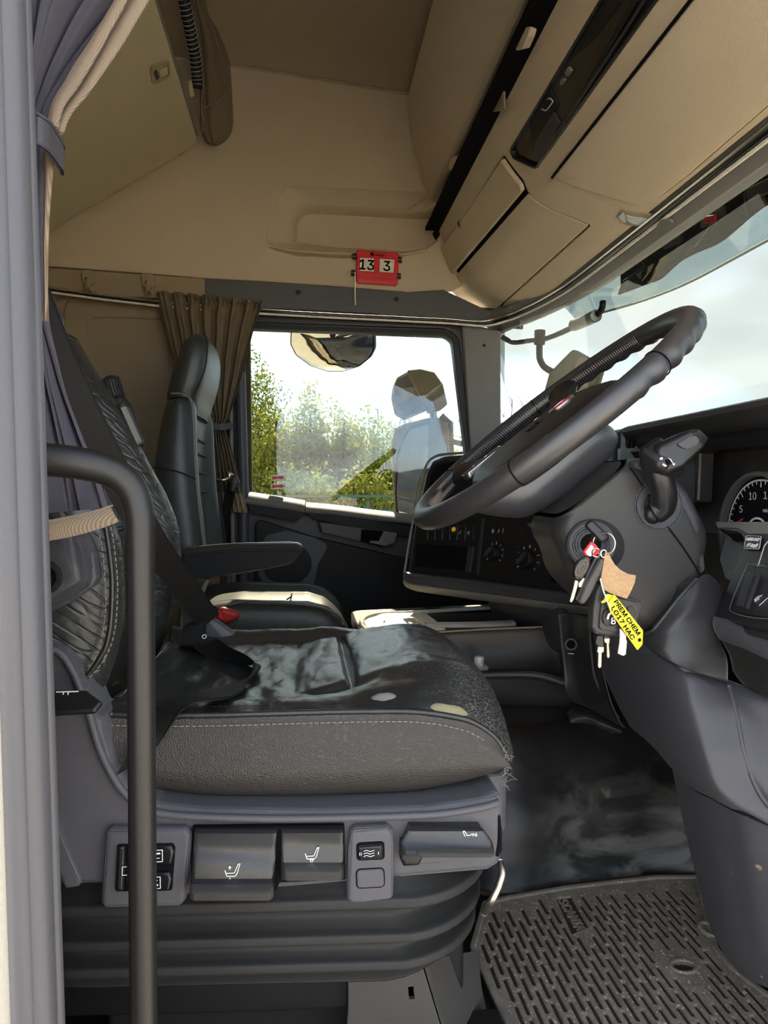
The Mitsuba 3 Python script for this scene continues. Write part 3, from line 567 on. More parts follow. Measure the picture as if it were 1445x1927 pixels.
S(wm+'__arm', tube(pts([(812, 762, 2.46), (818, 800, 2.48), (822, 860, 2.5)]), .016, 10, n=10), 'mirror_shell', True)
mm = thing('door_mirror', 'tall passenger door mirror reflecting blue sky and clouds', 'mirror')
fm = frame3(at(780, 880, 2.42), (.86, -.50, 0), (0, 0, 1))
mplate(mm+'__housing', fm, [(735, 830), (742, 806), (760, 796), (812, 784), (846, 790), (846, 975), (755, 990), (742, 970), (736, 900)], .05, .012, 'mirror_shell', .012)
mplate(mm+'__glass', fm, [(748, 862), (758, 826), (775, 806), (807, 796), (805, 880), (790, 900), (776, 972), (752, 968), (745, 930)], .003, .001, 'mirror_glass', .006, .0035)
mplate(mm+'__edge', fm, [(744, 930), (746, 862), (757, 824), (774, 803), (808, 792), (808, 798), (775, 808), (760, 828), (750, 863), (747, 930), (752, 985), (746, 975)], .004, .001, 'soft_black', .0, .004)
S(mm+'__arm', tube(pts([(830, 782, 2.36), (846, 800, 2.36), (848, 850, 2.36), (846, 980, 2.36)]), .013, 10, n=12), 'soft_black', True)
S(mm+'__arm', tube(pts([(822, 800, 2.50), (824, 860, 2.50), (822, 980, 2.50)]), .018, 10, n=12), 'mirror_shell', True)
S(mm+'__bracket', tube(pts([(846, 830, 2.36), (880, 836, 2.28), (925, 842, 2.17)]), .012, 10, n=10), 'soft_black', True)
# stickers on the pane
st = thing('window_sticker', 'pair of small red and white stickers low on the passenger window', 'sticker')
fs = fwall(2.114)
for y in (899, 915):
    mplate(st+'__backing', fs, [(510, y-5), (537, y-5), (537, y+6), (510, y+6)], .001, .0003, 'cream', .002)
    mplate(st+'__print', fs, [(512, y-3), (524, y-2), (530, y-4), (535, y), (530, y+3), (524, y+2), (512, y+4)], .001, .0002, 'red', 0, .0006)
# windscreen: outer sun visor with the dark works above, wires, front mirror
vi = thing('outer_sun_visor', 'smoked outer sun visor across the top of the windscreen', 'sun visor')
g = np.array([[(x+bow(y)*1.05, y, z) for y in np.linspace(-.1, 2.22, 40)] for x, z in ((1.22, 1.395), (1.20, 1.42), (1.16, 1.46), (1.08, 1.52), (.95, 1.58))])
S(vi+'__panel', sheet(PchipInterpolator(np.arange(5), g)(np.linspace(0, 4, 16)), .002), 'smoke_glass', True)
S(vi+'__lower_edge', tube(g[0], .004, 8), 'mirror_shell', True)
rng = np.random.default_rng(5)
yy = np.linspace(1.72, -.15, 120); lo = .0*yy
zl = 1.362+.022*np.clip(meshkit.noise(np.c_[yy*9, yy*0, yy*0], 2)-.4, -.3, .6)+np.where(yy > 1.0, -.02*np.sin((yy-1.0)*9)**2, 0)
wk = np.array([[(1.02+bow(y)*1.05, y, z), (1.03+bow(y)*1.05, y, z+.03), (1.02+bow(y)*1.05, y, 1.56)] for y, z in zip(yy, zl)])
S(vi+'__works', sheet(wk, .006), 'void', True, label='dark bodywork and wiring under the visor')
for i in range(9):
    y0 = .35+i*.15+rng.uniform(-.04, .04); q = [A(1.005+bow(y0)+rng.uniform(-.005, .005), y0+rng.uniform(-.05, .05)*k, 1.48-.10*k/4+rng.uniform(-.02, .02)) for k in range(5)]
    S(vi+'__wire', tube(spl(q, 24), .0022, 6), ('grey_trim', 'metal_plate', 'soft_black')[i % 3], True)
for i in range(6):
    y0 = .42+i*.19; S(vi+'__bracket', place(rbox(.10, .03, .012, .003), frame3((1.008+bow(y0), y0, 1.40+.01*(i % 3)), (0, 1, .12), (-.2, 0, 1))), ('metal_plate', 'dash_grey')[i % 2])
S(vi+'__bracket', place(rbox(.05, .018, .012, .003), frame3((1.0, 1.18, 1.405), (0, 1, .3), (-.2, 0, 1))), 'dull_red')
wp = thing('front_mirror', 'front mirror on its bent arm outside the far corner of the windscreen', 'mirror')
ar = [(944, 634, 2.20), (955, 640, 2.20), (972, 644, 2.16), (1000, 640, 2.10), (1030, 636, 2.0), (1060, 624, 1.9), (1085, 612, 1.8), (1110, 602, 1.7)]
S(wp+'__rod', tube(pts(ar), .010, 10, n=40), 'dash_grey', True)
S(wp+'__reflector', tube(pts([(1080, 612, 1.82), (1100, 604, 1.74), (1122, 594, 1.66)]), .020, 10, n=10), 'white_plastic', True, label='pale sleeve on the rod')
S(wp+'__hook', tube(pts([(1124, 592, 1.66), (1132, 582, 1.64), (1134, 568, 1.62)]), .010, 10, n=10), 'soft_black', True)
S(wp+'__arm', tube(pts([(1016, 624, 2.06), (1015, 640, 2.06), (1015, 670, 2.06), (1022, 688, 2.05), (1034, 697, 2.04), (1046, 702, 2.03)]), .012, 10, n=30), 'dash_grey', True)
S(wp+'__clamp', tube(pts([(1016, 622, 2.05), (1015, 648, 2.05)]), .020, 10, n=6), 'soft_black', True)
fq = frame3(at(1060, 720, 2.0), (.95, -.3, 0), (0, .2, 1))
mplate(wp+'__shell', fq, [(1076, 656), (1088, 658), (1106, 668), (1140, 690), (1130, 725), (1100, 750), (1020, 750), (1034, 700)], .06, .012, 'mirror_shell', .01)
mplate(wp+'__face', fq, [(1088, 672), (1106, 676), (1128, 696), (1118, 722), (1080, 735), (1078, 700)], .003, .001, 'tan_brown', .01, .003)
# trees behind the fence
def leaves(c, rad, n, size, rng, blobs=14):
    cs = []
    for _ in range(blobs):
        d = rng.normal(size=3); d /= np.linalg.norm(d); cs.append(c+d*rad*rng.uniform(.25, .75)+A(0, 0, 0))
    cs = np.array(cs); i = rng.integers(0, blobs, n); d = rng.normal(size=(n, 3)); d = unit(d)*rng.uniform(.2, 1, (n, 1))**.5
    p = cs[i]+d*rad*.48; p = p[p[:, 2] > -1.3]; n = len(p)
    a = unit(rng.normal(size=(n, 3))); b = unit(np.cross(a, rng.normal(size=(n, 3)))); s = size*rng.uniform(.6, 1.3, (n, 1))
    v = np.stack([p-a*s, p+b*s*.55, p+a*s, p-b*s*.55], 1).reshape(-1, 3); k = np.arange(n)*4
    return trimesh.Trimesh(v, np.vstack([np.stack([k, k+1, k+2], 1), np.stack([k, k+2, k+3], 1)]), process=False)
def tree(key, px, top, Y, wid, mat, n, label, seed, group=None):
    rng = np.random.default_rng(seed); t = at(px, top, Y); k = thing(key, label, 'tree', group); h = t[2]+1.35
    c = A(t[0], Y, -1.35+h*.53); S(k+'__foliage', leaves(c, A(wid, wid*.9, h*.49), int(n*3.3), .034, rng, 36), mat, False, kind='stuff')
    S(k+'__trunk', tube([A(t[0], Y, -1.35), A(t[0]+.03, Y, -.3), A(t[0]-.02, Y, c[2]), A(t[0], Y, t[2]-.25)], [.08, .07, .05, .015], 8), 'bark', True)
    for j in range(5):
        a = rng.uniform(0, 6.28); z = rng.uniform(-.6, c[2]+.3); S(k+'__branch', tube([A(t[0], Y, z), A(t[0]+math.cos(a)*wid*.5, Y+math.sin(a)*wid*.5, z+.35), A(t[0]+math.cos(a)*wid*.8, Y+math.sin(a)*wid*.8, z+.8)], [.03, .02, .006], 6), 'bark', True)
tree('leafy_tree', 462, 702, 11.5, 1.05, 'leaf_c', 9000, 'tall darker green tree at the left edge of the passenger window', 1)
tree('leafy_tree', 520, 762, 10.5, .75, 'leaf_b', 7000, 'round yellowish tree between the darker tree and the first conifer', 2)
tree('conifer', 584, 752, 11, .62, 'leaf_b', 8000, 'yellow green conifer left of the middle of the passenger window', 3)
tree('conifer', 648, 766, 11, .62, 'leaf_b', 8000, 'yellow green conifer right below the kerb mirror', 4)
tree('leafy_tree', 705, 792, 10.5, .7, 'leaf_a', 8000, 'green tree just left of the door mirror', 5)
tree('leafy_tree', 790, 800, 11, .8, 'leaf_b', 7000, 'tree hidden in part by the door mirror', 6)
tree('shrub', 560, 865, 9.6, .9, 'leaf_a', 7000, 'low shrub in front of the first conifer, behind the green fence', 8)
tree('shrub', 680, 868, 9.6, .9, 'leaf_b', 7000, 'low shrub below the door mirror, behind the green fence', 9)
def bare(px, top, Y, label, seed, w=.6):
    rng = np.random.default_rng(seed); k = thing('bare_tree', label, 'tree'); t = at(px, top, Y); br = []
    def grow(p, d, L, r, lv):
        q = p+d*L; br.append(tube([p, (p+q)/2+rng.normal(size=3)*L*.05, q], [r, r*.8, r*.6], 5))
        if lv: 
            for _ in range(3): grow(p+d*L*rng.uniform(.5, 1), unit(d+rng.normal(size=3)*.38), L*.68, r*.55, lv-1)
    b = A(t[0], Y, -1.35); hh = t[2]+1.35; S(k+'__trunk', tube([b, b+A(0, 0, hh*.45)], [.07, .045], 8), 'bark', True)
    for _ in range(4): grow(b+A(0, 0, hh*rng.uniform(.3, .45)), unit(A(rng.normal()*.25, rng.normal()*.25, 1)), hh*.27, .028, 3)
    S(k+'__branches', cat(*br), 'bark', True, kind='stuff')
bare(728, 725, 12, 'bare tree with thin branches beside the wide-angle mirror', 21)
bare(975, 700, 13, 'bare thin tree seen past the windscreen pillar', 22)
bare(1015, 730, 14, 'second bare tree seen through the windscreen behind the steering wheel', 23)
fe = thing('wire_fence', 'green wire mesh fence running in front of the trees', 'fence')
for x in range(380, 900, 78): a = at(x, 940, 8.6)[0]; S(fe+'__post', tube([A(a, 8.6, -1.35), A(a, 8.6, .62)], .025, 8), 'fence_green', True)
for y in (934, 962, 990): z = at(650, y, 8.6)[2]; S(fe+'__rail', tube([A(-3, 8.58, z), A(3.2, 8.58, z)], .018, 6), 'fence_green', True)
wi = [tube([A(x, 8.59, -1.3), A(x, 8.59, .6)], .004, 3) for x in np.arange(-2.2, 2.6, .055)]
S(fe+'__wires', cat(*wi), 'fence_green', False, kind='stuff')
# ================================================================== PASSENGER SIDE: hooks, curtain, calendar
for i, (x, y) in enumerate(((164, 524), (277, 530))):
    hk = thing('coat_hook', ('left', 'right')[i]+' one of the two tan coat hooks on the trim band' if 0 else ('tan coat hook on the trim band, nearer the folded bunk and the near curtain', 'tan coat hook on the trim band, next to the brown curtain')[i], 'coat hook', 'coat hooks on the tan trim band')
    f = fwall(2.058)
    S(hk+'__plate', plate(rp(onl([(x-14, y-17), (x+12, y-16), (x+15, y+10), (x-8, y+14)], f), .012), .016, .004, fr=f, steps=4), 'tan_brown', 40)
    S(hk+'__hook', tube(pts([(x+2, y+2, 2.06), (x+1, y+12, 2.045), (x, y+19, 2.03), (x+3, y+22, 2.02), (x+8, y+20, 2.012)]), .009, 10, n=16), 'tan_brown', True)
    u, v = on(x, y+3, f); S(hk+'__screw_hole', place(disc(.005, .002, .0005, 20), f, u-.003, v+.004, .001), 'void')
pc = thing('window_curtain', 'brown curtain gathered behind the passenger seat and tied back beside the window', 'curtain')
rw = [(292, 494, 548, 2.03, 2.03, 18), (296, 492, 562, 2.03, 2.03, 16), (300, 486, 585, 2.03, 2.03, 10), (310, 478, 620, 2.03, 2.03), (322, 466, 665, 2.03, 2.03), (340, 455, 710, 2.03, 2.03), (362, 443, 750, 2.03, 2.03), (386, 430, 788, 2.03, 2.03), (391, 424, 800, 2.03, 2.03), (394, 428, 820, 2.03, 2.03), (394, 440, 860, 2.03, 2.03), (396, 452, 910, 2.03, 2.03), (398, 466, 960, 2.03, 2.03, 4)]
g = cloth(rw, 130, 150, .012, 7.5, .0015, 1)
u = np.linspace(0, 1, 150)[None]; v = np.linspace(0, 1, 130)[:, None]
g[..., 1] += .010*np.exp(-((v-.06)/.05)**2)*np.sin(2*np.pi*23*u+4*v)*np.where(u > .25, 1, .3)
S(pc+'__cloth', sheet(g, .0015), 'curtain_brown', True)
g2 = g[2:7].copy(); g2[..., 1] -= .004
S(pc+'__gather_tape', sheet(PchipInterpolator(np.arange(5), g2)(np.linspace(0, 4, 8)), .002), 'curtain_brown', True)
S(pc+'__hem', sheet(g[-8:]-A(0, .004, 0), .003), 'tan_brown', True)
tbk = spl(pts([(384, 792, 1.985), (398, 799, 1.975), (415, 803, 1.975), (430, 801, 1.99)]), 24)
S(pc+'__tieback', sheet(np.array([tbk+A(0, 0, .010), tbk+A(0, -.001, 0), tbk-A(0, 0, .012)]), .003), 'violet_dark', True, label='grey tie-back strap')
S(pc+'__tieback__button', place(disc(.012, .006, .003, 24), fwall(2.0), on(432, 801, fwall(2.0))[0], on(432, 801, fwall(2.0))[1]), 'violet_dark')
S(pc+'__toggle', tube(pts([(449, 930, 2.0), (447, 946, 1.99), (449, 952, 1.99)]), [.002, .003, .006], 8), 'hem_tan', True)
# red date calendar
cal = thing('date_calendar', 'small red perpetual date calendar showing 13 and 3 above the passenger window', 'calendar')
fc = frame3(at(710, 504, 2.066), at(749, 508, 2.066)-at(671, 502.5, 2.066), (0, -.06, 1))
S(cal+'__case', plate(rp(onl([(671, 469), (747, 474.5), (751, 480), (749, 533), (745, 537.5), (673, 532.5), (670, 527)], fc), .004), .014, .003, fr=fc), 'red', 40)
S(cal+'__ledge', plate(rp(onl([(671, 521), (749, 526), (748, 536), (672, 531)], fc), .003), .01, .003, fr=(fc[0]+fc[3]*.006, *fc[1:])), 'red', 40)
for px, txt in (([(677, 485), (703.5, 486.5), (703, 511), (677, 509.5)], '13'), ([(715, 487.5), (742, 489), (740, 513), (714, 511.5)], '3')):
    p = Polygon(onl(px, fc)); c = p.centroid
    S(cal+'__number_card', plate(p, .002, .0003, fr=(fc[0]+fc[3]*.0014, *fc[1:])), 'cream')
    S(cal+'__numeral', place(flat_text(txt, .034, .0004, True), fc, c.x, c.y-.001, .0016), 'void', False, label='black numeral '+txt)
c = on(737.5, 492.5, fc); S(cal+'__tick', place(disc(.002, .0006, .0002, 8), fc, *c, .0017), 'void')
c = on(712, 480.2, fc); S(cal+'__lettering', place(flat_text('SCANIA', .0085, .0004, True), fc, c[0], c[1], .0006), 'void', False)
c = on(699.5, 478, fc); S(cal+'__emblem', place(disc(.006, .0008, .0003, 20), fc, *c, .0008), 'void')
for x, y in ((666.5, 482), (664.5, 513), (752.5, 488.5), (750.5, 519)):
    c = on(x, y, fc); a = np.pi/2*0; m = trimesh.creation.cylinder(.0105, .014, sections=14); m.apply_transform(trimesh.transformations.rotation_matrix(np.pi/2, [0, 1, 0])); S(cal+'__knob', place(m, fc, c[0], c[1], -.005), 'dash_grey', 30)
S('white_string', tube(spl(pts([(667.8, 512, 2.045), (668.3, 530, 2.042), (668, 550, 2.04), (668.6, 574, 2.045)]), 24), .0024, 8), 'cream', True, label='short white string hanging from the red calendar', cat_='string')
# door sill and inner panel
ds = thing('door_sill', 'bright sill cap and grab recess along the passenger door', 'door trim')
def dloft(l, Y0, secf, n=24): return None
def capm(l, dep, dz, mat, key, r=.008):
    """Sill cap along pixels l (top edge) coming dep towards the driver and dz down."""
    p = spl(pts(l, 2.085), 24); sec = np.array([(-.03, .002), (0, .0), (.25*dep, -.003), (.6*dep, -.010), (.9*dep, -.018), (dep, -.024), (dep+.004, -dz*.8), (dep, -dz), (-.03, -dz)])
    return S(key, loft([[q+A(0, -s, z) for s, z in sec] for q in p]), mat, 35)
capm([(455, 924), (500, 931), (540, 937), (574, 943)], .040, .04, 'grey_trim', ds+'__sill_cap')
capm([(575, 946), (640, 952), (700, 960), (770, 968), (800, 972)], .046, .034, 'grey_trim', ds+'__sill_cap')
for k, dy in enumerate((4, 9)): S(ds+'__groove', tube(spl(pts([(578, 948+dy, 2.062-.018*k), (640, 955+dy, 2.062-.018*k), (712, 963+dy, 2.062-.018*k)]), 16), .0022, 6), 'gloss_black', True)
fa = fwall(2.045)
mplate(ds+'__upper_panel', fa, [(462, 938), (574, 956), (574, 968), (556, 982), (470, 966)], .02, .004, 'soft_black', .006)
mplate(ds+'__upper_panel', fa, [(576, 960), (700, 976), (780, 990), (770, 1012), (700, 1000), (590, 978), (576, 968)], .02, .004, 'soft_black', .006)
mplate(ds+'__grab', fa, [(598, 982), (700, 994), (748, 1000), (742, 1018), (720, 1030), (640, 1012), (605, 1004)], .02, .006, 'dash_grey', .006)
mplate(ds+'__handle_well', fa, [(680, 996), (748, 1002), (740, 1022), (718, 1030), (678, 1018)], .012, .002, 'void', .004, .003)
mplate(ds+'__door_handle', fa, [(721, 999), (747, 1003), (741, 1022), (724, 1028), (694, 1021), (697, 1017), (712, 1018)], .012, .004, 'grey_trim', .002, .012, label='grey pull handle')
fl_ = fwall(2.06)
mplate(ds+'__lower_panel', fl_, [(480, 975), (590, 1010), (760, 1050), (980, 1090), (980, 1330), (480, 1330)], .02, .006, 'soft_black', .02)
mplate(ds+'__speaker_rim', fl_, [(488, 1030), (500, 1006), (540, 998), (590, 1010), (620, 1026), (600, 1060), (590, 1110), (510, 1120), (484, 1080)], .012, .004, 'violet_dark', .02, .006)
e = [(540+46*math.cos(a), 1060+40*math.sin(a)) for a in np.linspace(0, 6.28, 30)[:-1]]
mplate(ds+'__speaker', fl_, e, .01, .004, 'soft_black', 0, .010)
# ================================================================== PASSENGER SEAT
ps = thing('passenger_seat', 'dark leather passenger seat with tall integrated headrest beside the brown curtain', 'seat')
Y0, Y1 = 1.36, 1.84
def back_ring(z, xb, xf, y0, y1, dent, r=.04):
    """Ring round a backrest at height z: xb back, xf front of the bolsters, dent = how far the middle lies back."""
    w = y1-y0; q = [(xb, y0+.06), (xb+.03, y0+.008), (xb*.5+xf*.5, y0), (xf-.03, y0+.004), (xf-.004, y0+.03), (xf, y0+.06), (xf-.012, y0+.085), (xf-dent, y0+.11), (xf-dent*1.05, y0+w/2), (xf-dent, y1-.11), (xf-.012, y1-.085), (xf, y1-.06), (xf-.004, y1-.03), (xf-.03, y1-.004), (xb*.5+xf*.5, y1), (xb+.03, y1-.008), (xb, y1-.06)]
    p = spl([(x, y, z) for x, y in q], 72, True); return p
sb = []
for py, b, f, dn in ((1090, 300, 392, .05), (1030, 292, 383, .05), (980, 287, 377, .045), (930, 283, 371, .04), (880, 282, 367, .035), (840, 286, 365, .03), (800, 292, 364, .025), (770, 298, 362, .02), (748, 304, 357, .012)):
    z = at(300, py, Y0)[2]; sb.append(back_ring(z, at(b, py, Y0)[0], at(f, py, Y0)[0], Y0+.02*max(0, (860-py)/120), Y1-.02*max(0, (860-py)/120), dn))
top = sb[-1]; c = top.mean(0); sb.append(c+(top-c)*A(.8, .9, 1)+A(0, 0, .008))
S(ps+'__backrest', loft(sb, 60), 'leather_smooth', True)
yh0, yh1 = 1.42, 1.78
def head_ring(py, b, f, sh=1.0):
    z = at(300, py, yh0)[2]; xb, xf = at(b, py, yh0)[0], at(f, py, yh0)[0]; ym = (yh0+yh1)/2; hw = (yh1-yh0)/2*sh
    return spl([(xb, ym-hw*.7, z), ((xb+xf)/2, ym-hw, z), (xf-.008, ym-hw*.93, z), (xf, ym-hw*.75, z), (xf+.006, ym, z), (xf, ym+hw*.75, z), (xf-.008, ym+hw*.93, z), ((xb+xf)/2, ym+hw, z), (xb, ym+hw*.7, z), (xb-.004, ym, z)], 60, True)
S(ps+'__headrest', loft([head_ring(776, 330, 362, .80), head_ring(765, 318, 366, .90), head_ring(745, 306, 370, .97), head_ring(715, 312, 379), head_ring(680, 322, 386), head_ring(650, 332, 389, .97), head_ring(632, 340, 387, .9), head_ring(620, 350, 380, .75), head_ring(615, 358, 372, .4)], 50), 'leather_smooth', True)
def seam(px, Y, key, r=.0022, mat='piping', n=40): return S(key, tube(spl(pts([(*q, Y) if len(q) == 2 else q for q in px]), n), r, 6), mat, True)
seam([(357, 750), (361, 760), (364, 800), (366, 850), (369, 905), (375, 960), (380, 1000), (387, 1050)], 1.362, ps+'__piping', .004)
seam([(384, 626), (390, 645), (388, 680), (378, 715), (364, 745)], 1.415, ps+'__piping', .0022, 'soft_black')
seam([(322, 741), (334, 740), (346, 743), (357, 750)], 1.362, ps+'__piping', .002)
seam([(286, 880), (320, 884), (350, 893), (368, 902)], 1.356, ps+'__piping', .0018, 'soft_black')
for py in (815, 845, 885, 925): # ribbed middle of the backrest
    z = at(300, py, Y0)[2]; xx = at(365+max(0, (py-840)*.05), py, Y0)[0]-.022
    S(ps+'__panel_seam', tube([A(xx, y, z) for y in np.linspace(Y0+.10, Y1-.10, 8)], .003, 6), 'soft_black', True)
# cushion
def cushion(X0, X1, ztop, zbot, y0, y1, nose, n=36, dent=.02, k=64, crown=0.0):
    rings = []
    for u in np.linspace(0, 1, n):
        x = X0+(X1-X0)*u; zt, zb = ztop(u), zbot(u); h = zt-zb; ym = (y0+y1)/2; s = 1-.10*max(0, (u-.86)/.14)**2; hw = (y1-y0)/2*s; r = min(.03, h*.4)
        q = [(ym-hw+.01, zb), (ym-hw-.006, zb+h*.35), (ym-hw-.006, zb+h*.7), (ym-hw+.006, zt-.012), (ym-hw+.03, zt), (ym-hw+.07, zt+.002-dent*.2), (ym-hw*.62, zt-dent), (ym, zt-dent+crown), (ym+hw*.62, zt-dent), (ym+hw-.07, zt+.002-dent*.2), (ym+hw-.03, zt), (ym+hw-.006, zt-.012), (ym+hw+.006, zb+h*.7), (ym+hw+.006, zb+h*.35), (ym+hw-.01, zb)]
        rings.append(spl([(x, y, z) for y, z in q], k, True))
    return loft(rings)
zt = lambda u: np.interp(u, [0, .3, .5, .75, .86, .93, .97, 1], [.432, .446, .442, .438, .424, .40, .378, .35])
zb = lambda u: np.interp(u, [0, .6, .9, .97, 1], [.29, .28, .29, .31, .335])
S(ps+'__cushion', cushion(at(380, 1150, 1.36)[0]-.06, at(662, 1150, 1.36)[0], zt, zb, 1.36, 1.84, .06, dent=.022, crown=.01), 'leather_smooth', True)
seam([(395, 1147), (430, 1138), (470, 1131), (530, 1134), (590, 1140), (620, 1148), (645, 1166), (656, 1190)], 1.354, ps+'__cushion_piping', .003)
seam([(540, 1128, 1.44), (548, 1122, 1.5), (550, 1118, 1.7)], 1.5, ps+'__panel_seam', .002, 'soft_black')
S(ps+'__seat_base', place(rbox(.46, .42, .27, .03), frame3((-.10, 1.6, .14), (1, 0, 0), (0, 1, 0))), 'soft_black')
ar_ = [(346, 1040, 1092), (380, 1034, 1090), (420, 1031, 1085), (470, 1029, 1077), (520, 1028, 1068), (545, 1028.5, 1062), (562, 1030, 1048), (570, 1034, 1038)]
rings = []
for x, a, b in ar_:
    p, q = at(x, a, 1.29), at(x, b, 1.29); h = p[2]-q[2]; yy_ = [(1.29, -.006), (1.292, 0), (1.30, .004), (1.335, .004), (1.345, 0), (1.346, -.01), (1.345, -h), (1.30, -h), (1.29, -h+.004)]
    rings.append([(p[0], y, p[2]+z) for y, z in yy_])
S(ps+'__armrest', loft(rings, 30), 'soft_black', 40, label='fold-down armrest')
S(ps+'__armrest__pad', loft([[(q[0], y, q[2]+z) for y, z in ((1.286, -.012), (1.283, -.004), (1.288, .003), (1.30, .007), (1.335, .007), (1.348, .003), (1.352, -.006), (1.348, -.012))] for q in spl(pts([(348, 1038, 1.29), (400, 1032, 1.29), (470, 1028, 1.29), (540, 1027, 1.29), (560, 1028, 1.29), (568, 1032, 1.29)]), 24)]), 'leather_smooth', 40)
S(ps+'__armrest__stay', tube(pts([(392, 1088, 1.31), (384, 1104, 1.31), (380, 1116, 1.31)]), .006, 8, n=8), 'grey_trim', True)
def ribbon(p, side, w, t=.0016, n=40, m=7, bow_=0.0):
    p = spl(p, n); side = np.array([side]*n) if np.ndim(side) == 1 else spl(side, n); k = np.linspace(-.5, .5, m); s = unit(side)
    g = p[:, None]+s[:, None]*np.broadcast_to(w, (n,))[:, None, None]*k[None, :, None]
    return sheet(g, t)
pb2 = thing('passenger_belt', 'seat belt hanging between passenger seat and door pillar, with metal tongue', 'seat belt')
S(pb2+'__strap', ribbon(pts([(390, 770, 1.93), (399, 850, 1.92), (406, 920, 1.91), (416, 1000, 1.90), (420, 1040, 1.89), (420, 1120, 1.88)]), A(.8, -.5, 0), .030), 'violet_dark', True)
S(pb2+'__strap', ribbon(pts([(438, 905, 1.94), (430, 940, 1.94), (420, 990, 1.93), (417, 1030, 1.92)]), A(.9, -.4, .1), .04), 'belt', True)
S(pb2+'__tongue', tube(spl(pts([(402, 901, 1.90), (420, 903, 1.90), (432, 896, 1.91), (430, 890, 1.91), (440, 897, 1.91)]), 24), .006, 8), 'chrome', True)
S(pb2+'__tongue_grip', hull([(at(440, 900, 1.91), .012), (at(444, 908, 1.91), .012), (at(438, 922, 1.91), .010)]), 'dash_grey', True)
S(pb2+'__stalk', tube(pts([(405, 905, 1.9), (406, 925, 1.9)]), .010, 8, n=5), 'soft_black', True)
rb = thing('seat_belt_buckle', 'red seat belt buckle between the two seats', 'buckle')
S(rb, hull([(at(402, 1146, 1.2), .006), (at(412, 1152, 1.2), .006), (at(418, 1165, 1.2), .005), (at(412, 1168, 1.2), .005)]), 'red', 40) if 0 else None
S(rb+'__button', hull([(at(404, 1148, 1.2), .007), (at(412, 1158, 1.2), .007), (at(416, 1164, 1.2), .006)]), 'red', 40)
S(rb+'__housing', hull([(at(404, 1160, 1.21), .014), (at(416, 1185, 1.21), .014)]), 'soft_black', 40)
S('passenger_buckle', hull([(at(420, 1152, 1.34), .014), (at(440, 1158, 1.34), .013), (at(424, 1164, 1.34), .012)]), 'dull_red', 40, label='second dull red buckle at the rear of the passenger cushion', cat_='buckle')
# ================================================================== DRIVER SEAT
se = thing('driver_seat', 'worn black leather driver seat on a bellows base, beside the open doorway', 'seat')
YN, YF = .262, .700                                   # near and far side of the cushion
def nx(px): return at(px, 1400, YN)[0]
X_S = [nx(190), nx(300), nx(450), nx(600), nx(750), nx(870), nx(925), nx(950), nx(961)]
Z_SEAM = [at(500, y, YN)[2] for y in (1335, 1342, 1345, 1346, 1349, 1368, 1400, 1435, 1462)]
Z_BOT = [at(500, y, YN)[2] for y in (1450, 1492, 1511, 1515, 1515, 1502, 1488, 1474, 1466)]
fs_, fb_ = PchipInterpolator(X_S, Z_SEAM), PchipInterpolator(X_S, Z_BOT)
XA, XB = X_S[0], X_S[-1]
def ztop(x, y):
    """Height of the seat's upper side over its near seam."""
    c = np.clip((y-YN)/(YF-YN), 0, 1); mid = np.sin(np.pi*c)
    e = np.clip((x-.115)/(XB-.115), 0, 1)
    z = fs_(x)*(1-.0)+.004*np.exp(-((c-.08)/.05)**2)+.014*np.exp(-((c-.93)/.06)**2)*np.clip((.10-x)/.05, 0, 1)
    hump = .030*np.exp(-((x-.125)/.075)**2)*np.clip(mid*1.6, 0, 1)
    z = z+hump+e**1.2*(1-e**6)*.050*np.clip(mid*1.8, 0, 1)
    pan = np.clip((c-.17)/.03, 0, 1)*np.clip((.85-c)/.03, 0, 1)
    for xs in (-.135, -.038, .056): z = z-.009*pan*np.exp(-((x-xs)/.0045)**2)
    z = z+.006*pan*np.abs(np.sin(np.pi*(x+.038)/.0955))**.5*(x < .056)-.010*pan*(x < .07)*np.clip((.07-x)/.1, 0, 1)
    z = z-.007*(np.exp(-((c-.17)/.018)**2)+np.exp(-((c-.85)/.018)**2))*np.clip((.09-x)/.04, 0, 1)
    z = z-.012*np.exp(-((x+.13)/.06)**2-((c-.5)/.25)**2)
    return z
rings = []
xs_ = np.r_[np.linspace(XA, .13, 130), .13+(XB-.13)*np.sin(np.linspace(.02, 1, 60)*np.pi/2)]
for x in xs_:
    zs, zb = fs_(x), fb_(x); e = np.clip((x-.10)/(XB-.10), 0, 1); zs = max(zs, zb+.0015); h = zs-zb
    yt = np.linspace(YN+.012, YF-.012, 90); zt_ = np.maximum(ztop(x, yt), zs-.002); fx = lambda y: x+.034*e**2*np.sin(np.pi*np.clip((y-YN)/(YF-YN), 0, 1))**.7
    nz = meshkit.fbm(np.c_[np.full(90, x)*38, yt*14, zt_*0], 4, 7)-.5; zt_ = zt_+nz*.006*np.clip((x+.30)/.1, 0, 1)*(1-e**4)
    top = [(fx(y), y, z) for y, z in zip(yt, zt_)]
    si = [(.020, 0), (.004, .16), (-.006, .40), (-.006, .66), (-.001, .88), (.001, .97)]
    near = spl([(x, YN+dy, zb+h*k) for dy, k in si], 22); far = spl([(x, YF-dy, zb+h*k) for dy, k in si[::-1]], 22)
    near = near+np.c_[.0*near[:, :1], .0*near[:, :1], .0*near[:, :1]]
    rings.append(np.vstack([near, [(x, YN+.004, zs+.001)], top, [(x, YF-.004, zs+.001)], far]))
g = np.array(rings); nN = 22
S(se+'__cushion', loft(g[:, nN-1:-nN+1] if 0 else g), 'leather_seat', True, label='creased seat cushion, its front edge cracked')
side = g[:, :nN].copy(); side[..., 1] -= .0014
S(se+'__cushion__side_panel', sheet(side, .001), 'leather_side', True, label='grained side panel of the cushion')
